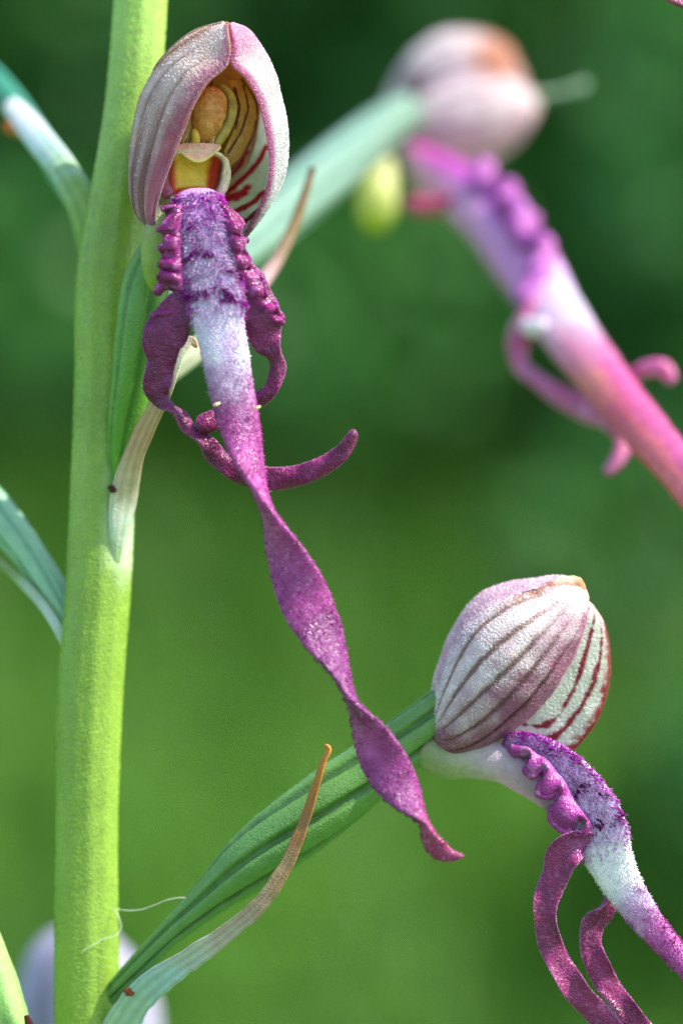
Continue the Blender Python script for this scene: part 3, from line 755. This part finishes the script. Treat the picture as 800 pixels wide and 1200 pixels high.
def frill(fl, inner, outer, amp, count, colour, phase=0.0, zamp=8.0, label='crinkled deep purple lip margin', wind=None, edge=3.2):
    """a crinkled lip margin: thin skin from the lip to a winding outer edge with a rolled rim"""
    n, m = 200, 22
    t = np.linspace(0, 1, n)
    A = spline(np.asarray(inner, float), t)
    if wind is None:
        B = spline(np.asarray(outer, float), t)
        tan = np.gradient(B[:, :2], axis=0); tan /= np.linalg.norm(tan, axis=1, keepdims=True)
        w = 2 * np.pi * count * t + phase + 1.1 * np.sin(7.3 * t + 2 * phase) + 0.7 * np.sin(15 * t + phase)
        am = amp * (0.75 + 0.45 * np.sin(5.3 * t + phase) + 0.25 * np.sin(17 * t))
        B[:, 0] += -tan[:, 1] * am * np.sin(w) + tan[:, 0] * am * .7 * np.sin(2 * w)
        B[:, 1] += tan[:, 0] * am * np.sin(w) + tan[:, 1] * am * .7 * np.sin(2 * w)
        B[:, 2] += zamp * np.cos(w)
    else:
        B = spline(np.asarray(wind, float), t)
    u = np.linspace(0, 1, m)[None, :, None]
    P = A[:, None] * (1 - u ** 1.3) + B[:, None] * u ** 1.3
    P[..., 2] += 7 * np.sin(np.pi * u[..., 0]) - 12 * (1 - u[..., 0]) ** 3
    p = at(P[..., 0], P[..., 1], P[..., 2])
    c = colour(dict(p=p, t=t, phi=np.zeros(m)))
    c = mix(c, np.broadcast_to(col('#b884cc'), c.shape), 0.55 * smooth(.45, .05, np.broadcast_to(u[..., 0], p.shape[:2])))
    o = sheet('lip_margin', p, c, 3.5, fl, M['lobe'], label)
    k = np.concatenate([B, np.tile([edge, edge, 0], (n, 1))], 1)
    sweep('rolled_edge', k, colour, fl, M['lobe'], n=300, m=12, cap=(3, 3), lump=.4, lump_size=7)
    return o

def hairs_on(lip, g, mode, y0, y1, fl, n=3600, long=1.0):
    """pointed hairs on the velvet part of a lip"""
    p, t, phi = field(g)
    y = picture_xy(np.broadcast_to(g['c'][:, None], p.shape))[..., 1]
    e = np.cos(phi)
    ok = np.argwhere((y > y0) & (y < y1) & (np.sin(phi) > 0.02) & (np.abs(e) < 0.985))
    pick = ok[rng.integers(0, len(ok), n)]
    i, j = pick[:, 0], pick[:, 1]
    a, b = rng.random(n), rng.random(n)
    i2 = np.minimum(i + 1, p.shape[0] - 1); j2 = (j + 1) % p.shape[1]
    base = (p[i, j] * (1 - a)[:, None] + p[i2, j] * a[:, None]) * (1 - b)[:, None] + (p[i, j2] * (1 - a)[:, None] + p[i2, j2] * a[:, None]) * b[:, None]
    nor = base - g['c'][i]
    nor = (nor * 0.03 + g['nor'][i]) * 0.6
    tan = g['T'][i]
    d = nor + tan * rng.normal(0.75, 0.3, n)[:, None] + g['side'][i] * (rng.normal(0, 0.25, n) + 0.55 * np.cos(phi[i, j]))[:, None]
    xy = picture_xy(base)
    s = (y[i, j] - y0) / (y1 - y0)
    nn = noise(base, 9)
    ee = np.abs(np.cos(phi[i, j]))
    dark = np.clip(0.7 * smooth(0.6, 0.95, ee + 0.3 * (nn - .5)) + 0.45 * smooth(0.55, 0.05, s + .3 * (nn - .5)), 0.02, 0.85)
    if mode == 'front':
        lines = (([(208, 306), (232, 294), (246, 298)], 9), ([(224, 346), (250, 341), (270, 348), (284, 352)], 8), ([(262, 318), (280, 322)], 6), ([(212, 262), (228, 268)], 6))
    else:
        lines = (([(664, 934), (676, 926), (686, 916)], 8), ([(697, 970), (703, 955)], 7), ([(716, 966), (724, 955)], 6), ([(700, 930), (708, 934)], 4), ([(632, 878), (650, 884)], 5))
    inl = np.zeros(n)
    for ln, w in lines:
        inl = np.maximum(inl, smooth(w, w * .4, dist_line(xy, ln) + 5 * (nn - .5)) * smooth(.3, .55, noise(base, 5)))
    dark = np.maximum(dark, 0.98 * inl)
    vio = np.clip(dark * 1.2 - 0.02 + 0.8 * (noise(base, 7) - 0.5) + rng.normal(0, .12, n), 0, 1)
    vio = np.maximum(vio, 0.95 * inl)
    c = mix(np.broadcast_to(col('#faeafc'), base.shape), np.broadcast_to(col('#d648d0'), base.shape), vio)
    c = mix(c, np.broadcast_to(col('#a41c9c'), base.shape), smooth(.3, .8, inl))
    c = c * (1 - 0.35 * rng.random(n)[:, None] * np.array([0.3, 0.6, 0.1]))
    ln_ = rng.uniform(5, 10, n) * long * np.where(inl > .3, 1.25, 1)
    keep = (rng.random(n) < smooth(1.02, 0.62, s)) | (inl > 0.2)
    return cones('lip_hairs', (base - d * 0.5)[keep], d[keep], ln_[keep], rng.uniform(0.6, 1.0, n)[keep], c[keep], lip if False else fl, M['hair'], 'white and purple hairs on the lip')

def velvet(lip, g, y0, y1, n, fl, pale='#e3c9e4', dark='#a352a0'):
    p, t, phi = field(g)
    y = picture_xy(np.broadcast_to(g['c'][:, None], p.shape))[..., 1]
    ok = np.argwhere((y > y0) & (y < y1))
    pick = ok[rng.integers(0, len(ok), n)]
    i, j = pick[:, 0], pick[:, 1]
    base = p[i, j] + rng.normal(0, 0.6, (n, 3))
    d = base - g['c'][i]
    nrm = np.linalg.norm(d, axis=1, keepdims=True)
    d = d / nrm + g['nor'][i] * np.sign(np.sin(phi[i, j]))[:, None] * 1.2 + g['T'][i] * 0.4
    cc = np.clip(g['cols'][i, j] * rng.uniform(1.0, 1.7, n)[:, None], 0, .85)
    return cones('lip_hairs', base - d * 0.4, d, rng.uniform(2.0, 3.8, n), rng.uniform(0.7, 1.1, n), cc, fl, M['hair'], 'short velvet hairs on the ribbon')

# ------------------------------------------------------------------ side-view hood (lower flower, blurred flowers)
def valve(fl, upper, lower, depth, zoff, colour, thick=4.0, label=None, NV=110, NU=100, mat='sepal', wob=1.5, name='sepal', cells=0):
    """one hood sepal between its upper and lower outline, arched by depth (towards the viewer if positive)"""
    v = np.linspace(0, 1, NV)
    A, B = spline(fl_at(upper), v), spline(fl_at(lower), v)
    u = np.linspace(0, 1, NU)
    a = (1 - np.cos(np.pi * u)) / 2
    p = A[:, None] * (1 - a)[None, :, None] + B[:, None] * a[None, :, None]
    arch = np.sin(np.pi * np.clip(v, 0, 1)) ** 0.55
    w = np.linalg.norm(A - B, axis=1)
    p[..., 2] += depth * (w / w.max() * 0.7 + 0.3 * arch)[:, None] * np.sin(np.pi * u)[None] + zoff
    uu = np.broadcast_to(u[None], (NV, NU)); vv = np.broadcast_to(v[:, None], (NV, NU))
    n0 = grid_normals(p)
    p = p + n0 * ((noise(p, 24) - .5) * 2 * wob)[..., None]
    c, bump = colour(p, uu, vv)
    p = p + n0 * bump[..., None] * (1 if (n0[..., 2].mean() > 0) else -1)
    o = sheet(name, p, c, thick, fl, M[mat], label)
    if cells:
        granules(p, c, cells, fl, out=1.0 if grid_normals(p)[..., 2].mean() > 0 else -1.0, thick=thick)
    return o

def near_colour(white='#faf0f2', purp='#a03a78', brown='#7d5a50', veins=((.24, '#9a7a6c'), (.38, '#8a6656'), (.50, '#86605a'), (.62, '#80505c'), (.76, '#6c3048'))):
    def f(p, uu, vv):
        n1, n2 = noise(p, 16), noise(p, 5)
        c = mix(np.broadcast_to(col(white), p.shape), np.broadcast_to(col('#e8d6dc'), p.shape), n1)
        low = smooth(0.42, 0.76, uu + 0.25 * (n1 - .5) + 0.16 * (0.5 - vv))
        c = mix(c, np.broadcast_to(col(purp), p.shape), 0.8 * low)
        c = mix(c, np.broadcast_to(col('#c590bd'), p.shape), 0.6 * smooth(0.16, 0.0, uu))
        c = mix(c, np.broadcast_to(col('#b07c90'), p.shape), 0.25 * smooth(0.5, 0.1, vv) * smooth(.25, .6, uu))
        bump = np.zeros(p.shape[:2])
        for u0, h in veins:
            d = np.abs(uu - (u0 + 0.02 * np.sin(vv * 6 + u0 * 9)))
            s = smooth(0.035, 0.006, d + 0.012 * (n2 - .5)) * smooth(1.0, 0.55, vv) * smooth(0, .1, vv)
            c = mix(c, np.broadcast_to(col(h), p.shape), 0.9 * s)
            bump = bump - 1.0 * s
            bump = bump + 0.8 * smooth(0.09, 0.04, d) * smooth(0.02, .04, d) * smooth(1, .6, vv)
        tip = smooth(0.90, 1.0, vv + 0.06 * (n1 - .5))
        c = mix(c, np.broadcast_to(col('#c8a58c'), p.shape), 0.7 * tip)
        # rusty streak along the top near the tip
        st = smooth(0.12, 0.03, np.abs(uu - 0.16 + 0.10 * (n1 - .5))) * smooth(0.55, 0.8, vv)
        c = mix(c, np.broadcast_to(col('#a8622c'), p.shape), 0.85 * st * smooth(.3, .6, n2 + .2))
        return c, bump
    return f

def far_colour(p, uu, vv):
    n1, n2 = noise(p, 14), noise(p, 5)
    c = mix(np.broadcast_to(col('#e2e2da'), p.shape), np.broadcast_to(col('#ced2c6'), p.shape), n1)
    for u0, w in ((.46, .018), (.60, .024), (.72, .03)):
        d = np.abs(uu - u0 - 0.015 * np.sin(vv * 7 + u0 * 20))
        c = mix(c, np.broadcast_to(col('#8c1f2e'), p.shape), smooth(w, w * .5, d + .03 * (n2 - .5) + .02 * (noise(p, 30) - .5)))
    c = mix(c, np.broadcast_to(col('#9a2438'), p.shape), smooth(.78, .90, uu + .12 * (n2 - .5)))
    return c, np.zeros(p.shape[:2])

def flower_side():
    fl = empty('flower', None, plant)
    fl['label'] = 'flower seen from the side with closed pale hood on the long ovary'
    top = [(506, 852, 0), (514, 800, 0), (528, 762, 0), (552, 724, 0), (585, 699, 0), (625, 687, 0), (660, 682, 0), (682, 690, 0)]
    low = [(506, 868, 0), (530, 883, 0), (562, 876, 0), (602, 852, 0), (640, 817, 0), (668, 772, 0), (684, 730, 0), (686, 700, 0)]
    # far sepal with striped inside
    valve(fl, [(560, 820, 0), (590, 780, 0), (625, 735, 0), (650, 712, 0), (675, 702, 0), (690, 708, 0)],
          [(580, 862, 0), (620, 872, 0), (664, 884, 0), (692, 856, 0), (710, 812, 0), (714, 770, 0), (708, 735, 0), (694, 712, 0)][::1], 20, -24, far_colour, 4, 'pale far sepal with dark red stripes and rim', cells=3000)
    # dorsal sepal along the back
    def dor(p, uu, vv):
        n1, n2 = noise(p, 16), noise(p, 5)
        c = mix(np.broadcast_to(col('#f0d6e4'), p.shape), np.broadcast_to(col('#e2b8d0'), p.shape), n1)
        s = smooth(.86, .97, uu)
        c = mix(c, np.broadcast_to(col('#8a6048'), p.shape), 0.6 * s)
        c = mix(c, np.broadcast_to(col('#b9c49a'), p.shape), 0.6 * smooth(.25, .05, vv))
        c = mix(c, np.broadcast_to(col('#a8642c'), p.shape), .8 * smooth(.7, .95, vv + .2 * (n2 - .5)) * smooth(.45, .8, uu))
        return c, np.zeros(p.shape[:2])
    valve(fl, [(503, 842, -8), (509, 796, -22), (525, 748, -30), (556, 702, -30), (592, 683, -28), (628, 679, -20), (660, 677, -10), (680, 684, 0)],
          [(508, 856, 4), (520, 802, 22), (536, 762, 30), (562, 728, 32), (594, 704, 30), (630, 690, 24), (662, 682, 14), (682, 690, 6)], 9, 0, dor, 4, 'pink dorsal sepal along the back of the hood', cells=1500)
    valve(fl, top, low, 66, 2, near_colour(), 4.5, 'near hood sepal, white with brown veins and purple lower edge', NV=150, NU=140, cells=6500)
    # dry tip
    sweep('sepal_tip', [(640, 688, 22, 3, 3, 0), (654, 684, 18, 6, 4, 0), (668, 681, 12, 7, 5, 0), (678, 684, 8, 6, 5, 0), (684, 694, 6, 4, 4, 0)], lambda g: mix(np.broadcast_to(col('#b5743c'), g['p'].shape), np.broadcast_to(col('#dcae9c'), g['p'].shape), noise(g['p'], 8)), fl, M['dry'], 'rusty dry tip of the hood', n=40, m=18, cap=(5, 5), lump=.5, lump_size=7)
    # neck and lip underside
    def neck_c(g):
        p, t, phi = field(g)
        c = ramp([(0, col('#9fb070')), (.2, col('#c9ccb0')), (.45, col('#dcc9d8')), (.8, col('#d9b0d6')), (1, col('#c890cc'))], np.clip(t + .1 * (noise(p, 20) - .5), 0, 1))
        return mix(c, np.broadcast_to(col('#b3c07a'), p.shape), .45 * smooth(.2, -.6, np.sin(phi) * 0 - np.cos(phi)) * smooth(.6, .2, t))
    sweep('lip_neck', [(492, 872, -6, 24, 24, 0), (520, 887, -2, 25, 24, 0), (556, 891, 4, 22, 24, 0), (590, 894, 10, 24, 26, 0), (620, 910, 16, 24, 24, 0), (645, 932, 22, 18, 18, 0), (668, 960, 30, 12, 12, 0)], neck_c, fl, M['petal'], 'pale pink neck of the lip', n=90, m=40, cap=(8, 6))
    # lip
    keys = [(588, 872, 14, 12, 8, -20), (606, 876, 22, 20, 9, -22), (630, 889, 32, 29, 10, -24), (660, 915, 40, 36, 11, -25), (684, 944, 45, 38, 11, -24), (700, 972, 49, 36, 11, -20), (712, 1003, 52, 29, 10, -15), (727, 1034, 54, 24, 10, -10), (748, 1066, 56, 20, 9, -6), (774, 1099, 58, 16, 9, 0), (802, 1130, 60, 14, 9, 10), (850, 1190, 62, 15, 8, 60), (890, 1260, 62, 22, 7, 140), (930, 1340, 60, 24, 7, 200), (960, 1420, 58, 12, 6, 280), (970, 1450, 58, 4, 3, 300)]
    def lip_c(g):
        p, t, phi = field(g)
        y = picture_xy(np.broadcast_to(g['c'][:, None], p.shape))[..., 1]
        n1, n2 = noise(p, 15), noise(p, 5)
        c = mix(np.broadcast_to(col('#e2d9ee'), p.shape), np.broadcast_to(col('#c8a4d8'), p.shape), n1)
        c = mix(c, np.broadcast_to(col('#b878cc'), p.shape), 0.6 * smooth(930, 880, y + 26 * (n1 - .5)))
        c = mix(c, np.broadcast_to(col('#efeaf2'), p.shape), smooth(975, 1000, y) * smooth(1060, 1030, y))
        pur = mix(np.broadcast_to(col('#c25eb0'), p.shape), np.broadcast_to(col('#9c3f8c'), p.shape), n1)
        return mix(c, pur, smooth(1030, 1095, y + 24 * (n1 - .5) + 20 * (n2 - .5)))
    lip, g = sweep('lip', keys, lip_c, fl, M['lip'], 'hairy lilac lip with white middle', n=360, m=64, cells=1500, cap=(8, 3), lump=0.06, lump_size=24, flat=.9)
    hairs_on(lip, g, 'side', 868, 1010, fl, n=3400, long=0.95)
    velvet(lip, g, 975, 1250, 3000, fl)
    def marg_c(g):
        p, t, phi = field(g)
        c = mix(np.broadcast_to(col('#ac3c98'), p.shape), np.broadcast_to(col('#84206c'), p.shape), noise(p, 12))
        return mix(c, np.broadcast_to(col('#c58ac0'), p.shape), .5 * smooth(.58, .8, noise(p, 6)))
    # crinkled near margin: one winding ridge
    wind = [(596, 878, 34), (604, 884, 42), (616, 882, 46), (625, 884, 50), (624, 896, 54), (615, 903, 56), (622, 910, 58), (636, 900, 58), (641, 908, 60), (632, 920, 62), (630, 930, 62), (642, 934, 63), (652, 928, 63), (654, 940, 64), (645, 950, 65), (644, 960, 66), (652, 970, 67), (664, 974, 68), (670, 964, 68), (680, 958, 68), (688, 966, 68), (684, 977, 68), (670, 978, 67)]
    frill(fl, [(600, 872, 34), (618, 876, 46), (640, 890, 56), (658, 910, 62), (672, 934, 66), (684, 956, 68), (692, 972, 66)], None, 0, 0, marg_c, wind=wind, label='winding crinkled magenta lip margin', edge=3.8)
    def lobe_c(g):
        p, t, phi = field(g)
        c = mix(np.broadcast_to(col('#962c6c'), p.shape), np.broadcast_to(col('#661844'), p.shape), noise(p, 20))
        c = mix(c, np.broadcast_to(col('#b06aa6'), p.shape), .35 * smooth(.6, .8, noise(p, 2.6)))
        c = mix(c, np.broadcast_to(col('#b673ac'), p.shape), .55 * smooth(.93, .99, np.abs(np.cos(phi)) + .05 * (noise(p, 8) - .5)))
        return mix(c, np.broadcast_to(col('#a850a0'), p.shape), .6 * smooth(.12, .02, t))
    sweep('lip_lobe', [(694, 986, 52, 13, 3.6, 20), (676, 986, 58, 17, 3.6, 15), (660, 1000, 60, 20, 3.6, 0), (652, 1022, 59, 17, 3.6, -10), (643, 1046, 58, 15, 3.6, -25), (639, 1072, 56, 13, 3.6, -10), (642, 1098, 54, 14, 3.6, 0), (653, 1126, 52, 15, 3.6, 10), (672, 1157, 50, 15, 3.6, 0), (698, 1186, 48, 15, 3.6, -10), (728, 1216, 46, 14, 3.6, -20), (770, 1252, 44, 10, 6, -20), (800, 1280, 44, 4, 4, 0)],
          lobe_c, fl, M['lobe'], 'near purple side lobe hanging from the lip', n=240, m=36, cap=(5, 4), cells=3500, wave=6, waves=4.5, lump=.06, lump_size=18, cup=.3)
    sweep('lip_lobe', [(707, 1030, 34, 4, 4, 0), (712, 1050, 32, 6, 5, 50), (707, 1066, 30, 10, 5, 40), (694, 1082, 28, 14, 3.4, 15), (691, 1104, 27, 13, 3.4, 0), (699, 1130, 26, 14, 3.4, 0), (712, 1156, 26, 14, 3.4, 10), (731, 1182, 26, 13, 3.4, 10), (756, 1210, 26, 12, 3.4, 0), (790, 1240, 26, 8, 5, 0), (810, 1262, 26, 3, 3, 0)],
          lobe_c, fl, M['lobe'], 'far purple side lobe hanging behind the lip', n=200, m=36, cap=(5, 4), cells=2500, wave=5, waves=4, lump=.06, lump_size=18, cup=.35)
    return fl

def flower_behind():
    fl = empty('flower', None, plant)
    fl['label'] = 'out of focus flower behind with pale hood and pink outstretched lip'
    Z = -1050
    def z(k):
        return [(x, y, q + Z) for x, y, q in k]
    valve(fl, z([(520, 120, 0), (560, 90, 0), (590, 80, 0), (612, 84, 0)]), z([(520, 180, 0), (560, 190, 0), (606, 166, 0), (630, 122, 0)]), -40, -30, lambda p, u, v: (mix(np.broadcast_to(col('#dfd6dc'), p.shape), np.broadcast_to(col('#c9a8bc'), p.shape), noise(p, 20)), np.zeros(p.shape[:2])), NV=50, NU=50)
    def cc(p, u, v):
        c, b = near_colour(white='#fbf0f2', purp='#e6bcd2', veins=((.35, '#bda6a6'), (.55, '#c0a6b4')))(p, u, v)
        xy = picture_xy(p)
        c = mix(c, np.broadcast_to(col('#8f7a7c'), p.shape), .75 * smooth(30, 8, np.hypot((xy[..., 0] - 484), xy[..., 1] - 100)))  # shade of the cleft between the two sepals, painted into the colour
        c = mix(c, np.broadcast_to(col('#c97f50'), p.shape), .85 * smooth(36, 10, np.hypot((xy[..., 0] - 582) * .8, xy[..., 1] - 68)))
        return c, b
    valve(fl, z([(446, 142, -20), (458, 98, -20), (482, 62, -20), (520, 37, -20), (560, 36, -20), (594, 52, -20), (610, 82, -20)]),
          z([(452, 150, 0), (486, 126, 0), (520, 112, 0), (555, 104, 0), (585, 98, 0), (604, 94, 0), (614, 92, 0)]), 34, -10, cc, NV=70, NU=60, label='pink rusty-tipped back sepal')
    valve(fl, z([(462, 146, 0), (492, 112, 0), (530, 94, 0), (570, 84, 0), (600, 88, 0), (620, 104, 0), (630, 122, 0)]),
          z([(450, 166, 0), (478, 186, 0), (520, 193, 0), (560, 190, 0), (596, 170, 0), (618, 150, 0), (630, 128, 0)]), 62, 0, cc, NV=80, NU=80, label='pale pink blurred hood sepal')
    sweep('sepal_tip', [(610, 114, Z, 6, 6, 0), (635, 111, Z, 4, 4, 0), (662, 106, Z, 3.5, 3.5, 0), (682, 100, Z, 5, 5, 0), (689, 97, Z, 3, 3, 0)], col('#b9cdb5'), fl, M['sepal'], 'pale thread-like tip poking out of the hood', n=30, m=16, cap=(4, 5))
    sweep('spur', [(452, 188, -936, 10, 10, 0), (446, 208, -902, 19, 18, 0), (442, 235, -885, 23, 22, 0), (440, 258, -885, 20, 20, 0), (438, 274, -885, 10, 10, 0)], lambda g: ramp([(0, col('#c9c7a0')), (.5, col('#dfe29a')), (1, col('#a9bb1e'))], field(g)[1]), fl, M['petal'], 'yellow-green spur', n=50, m=28, cap=(8, 12))
    sweep('lip_lobe', [(474, 238, -868, 8, 7, 0), (492, 242, -861, 11, 9, 0), (516, 240, -852, 11, 9, 0), (536, 232, -842, 9, 8, 0)], col('#c9507e'), fl, M['lobe'], n=30, m=20, cap=(8, 5))
    def lip_c(g):
        p, t, phi = field(g)
        y = picture_xy(np.broadcast_to(g['c'][:, None], p.shape))[..., 1]
        xy = picture_xy(p)
        n1 = noise(p, 18)
        under = smooth(-.2, .4, np.cos(phi))
        c = ramp([(185, col('#d0a8b4')), (230, col('#e0a8d4')), (330, col('#d890cc')), (370, col('#dcc4dc')), (420, col('#e088a8')), (450, col('#e69088')), (480, col('#d4607c')), (560, col('#e67f88')), (700, col('#b05078'))], y + 20 * (n1 - .5))
        top = ramp([(180, col('#c02f98')), (250, col('#c060c8')), (300, col('#b02aa0')), (345, col('#d8bce4')), (375, col('#cdc6d6')), (440, col('#cc5c98')), (700, col('#b05888'))], y + 24 * (n1 - .5))
        return mix(c, top, smooth(.15, -.25, np.cos(phi) + .3 * (n1 - .5)))
    _, g = sweep('lip', [(482, 178, -987, 14, 18, 0), (510, 205, -936, 28, 23, 0), (545, 228, -868, 34, 22, 0), (585, 268, -766, 36, 20, 0), (620, 315, -665, 36, 20, 0), (650, 365, -563, 33, 18, 0), (680, 410, -477, 31, 18, 0), (712, 450, -401, 28, 18, 0), (745, 492, -325, 27, 18, 0), (790, 545, -206, 26, 18, 0), (840, 605, -133, 26, 16, 0), (900, 690, -90, 21, 13, 60), (940, 760, -60, 7, 5, 90)], lip_c, fl, M['lip'], 'pink lip stretching out of focus', n=240, m=48, cap=(10, 8), lump=.08, lump_size=26)
    velvet(None, g, 400, 620, 1800, fl)
    def mc(g):
        p, t, phi = field(g)
        return mix(np.broadcast_to(col('#9a2a84'), p.shape), np.broadcast_to(col('#b868c0'), p.shape), noise(p, 20))
    s = spline(np.array([(560, 200, -834.), (590, 232, -766), (618, 270, -681), (634, 300, -622), (628, 330, -597), (618, 352, -571)]), np.linspace(0, 1, 70))
    w = np.linspace(0, 1, 70) * 2 * np.pi * 6
    s[:, 0] += 8 * np.sin(w + 1.5 * np.sin(w * .37)) * (0.4 + np.sin(w * .21) ** 2); s[:, 1] -= 6 * np.sin(w) * (0.4 + np.cos(w * .17) ** 2)
    sweep('lip_margin', np.concatenate([s, np.tile([13, 9, 0], (70, 1))], 1), mc, fl, M['lobe'], 'crinkled magenta lip margin', n=140, m=16, cap=(6, 6))
    s = spline(np.array([(566, 290, -834.), (590, 325, -766), (612, 355, -681)]), np.linspace(0, 1, 30))
    sweep('lip_margin', np.concatenate([s, np.tile([9, 8, 0], (30, 1))], 1), mc, fl, M['lobe'], n=60, m=16, cap=(6, 6), lump=.4, lump_size=14)
    lc = lambda g: mix(np.broadcast_to(col('#bc4684'), g['p'].shape), np.broadcast_to(col('#d484b8'), g['p'].shape), noise(g['p'], 20))
    sweep('lip_lobe', [(636, 352, -571, 14, 9, 0), (620, 375, -563, 16, 10, 0), (606, 402, -563, 14, 9, 0), (608, 426, -555, 10, 8, 0), (632, 448, -529, 10, 8, 0), (664, 468, -487, 14, 9, 0), (692, 480, -445, 17, 9, 0), (718, 494, -401, 14, 8, 0), (730, 516, -377, 11, 8, 0), (722, 540, -363, 9, 7, 0), (708, 556, -359, 6, 5, 0)], lc, fl, M['lobe'], 'hooked pink side lobe', n=120, m=24, cap=(6, 6), lump=.1)
    sweep('lip_lobe', [(700, 440, -477, 10, 8, 0), (735, 444, -445, 9, 8, 0), (758, 432, -427, 10, 8, 0), (776, 432, -420, 11, 8, 0), (788, 450, -417, 7, 6, 0)], lc, fl, M['lobe'], 'small curled pink side lobe', n=60, m=20, cap=(5, 6))
    sweep('lip_margin', [(612, 378, -549, 8, 7, 0), (625, 384, -532, 11, 9, 0), (640, 380, -515, 8, 7, 0)], col('#ece2ec'), fl, M['lobe'], n=30, m=18, cap=(6, 6))
    return fl

def flower_low():
    fl = empty('flower', None, plant)
    fl['label'] = 'pale lilac blurred flower half hidden behind the foot of the stem'
    Z = -900
    def cc(p, u, v):
        n1 = noise(p, 30)
        c = mix(np.broadcast_to(col('#dcd6ea'), p.shape), np.broadcast_to(col('#c5c0d4'), p.shape), n1)
        return mix(c, np.broadcast_to(col('#85829c'), p.shape), .6 * smooth(.12, .03, np.abs(u - .3)) * smooth(.1, .3, v)), np.zeros(p.shape[:2])
    valve(fl, [(30, 1290, Z), (22, 1220, Z), (24, 1150, Z), (48, 1100, Z), (95, 1082, Z), (120, 1088, Z)], [(60, 1330, Z), (130, 1330, Z), (178, 1280, Z), (190, 1210, Z), (172, 1140, Z), (130, 1094, Z)], 80, 0, cc, NV=60, NU=60, label='pale lilac hood')
    valve(fl, [(34, 1290, Z), (28, 1220, Z), (32, 1150, Z), (54, 1104, Z), (95, 1088, Z), (120, 1092, Z)], [(60, 1326, Z), (130, 1326, Z), (172, 1280, Z), (184, 1210, Z), (168, 1142, Z), (130, 1098, Z)], -70, -4, cc, NV=50, NU=50)
    return fl
DEPTH[0] = 45.0
flower_front()
DEPTH[0] = 0.0
flower_side(); flower_behind(); flower_low()
ovary('ovary', [(105, 1480, -80, 12, 12, 0), (100, 1450, -220, 24, 24, 0), (98, 1400, -450, 34, 34, 0), (92, 1350, -700, 36, 36, 0), (90, 1300, -880, 30, 30, 0)], '#5f9c5a', '#a9cfa0', n=80, m=40)

# tip of another lip hanging into the upper right corner, from a flower higher on the spike
fl5 = empty('flower', None, plant)
fl5['label'] = 'lip tip of a flower higher on the spike'
sweep('lip', [(220, -260, 30, 30, 10, 0), (400, -230, 40, 28, 9, 40), (560, -150, 46, 27, 8, 150), (680, -80, 50, 24, 8, 200), (760, -22, 50, 12, 6, 220), (790, 0, 50, 8, 5, 230), (806, 8, 50, 4, 4, 230)], lambda g: mix(np.broadcast_to(col('#9a4a68'), g['p'].shape), np.broadcast_to(col('#7a2a58'), g['p'].shape), noise(g['p'], 10)), fl5, M['lip'], n=160, m=30, cap=(10, 4))
ovary('ovary', [(168, -60, -70, 10, 10, 0), (180, -130, -40, 24, 24, 0), (200, -230, 10, 30, 30, 0), (225, -280, 30, 22, 22, 0)], '#5f9c5a', '#a9cfa0', n=60, m=36)

# ------------------------------------------------------------------ spider silk on the plant
def silk(pts, label, r=0.38):
    k = [(x, y, z, r, r, 0) for x, y, z in pts]
    o, _ = sweep('silk_thread', k, col('#e8ece0'), None, M['silk'], label, n=60, m=6)
    o['category'] = 'thread'
    return o
silk([(133, 1064, -48), (150, 1067, -30), (165, 1066, -25), (180, 1061, -20), (198, 1054, -15), (216, 1052, -12), (226, 1054, -14)], 'fine silk thread strung from the stem towards the lower ovary')
silk([(134, 1066, -46), (140, 1076, -40), (142, 1088, -38), (136, 1096, -34), (122, 1100, -32), (108, 1108, -30), (96, 1115, -30)], 'fine silk thread looped down the front of the stem')
silk([(178, 390, 66), (190, 384, 67), (202, 381, 68), (213, 377, 69)], 'short silk fibre lying across the dark left side lobe')
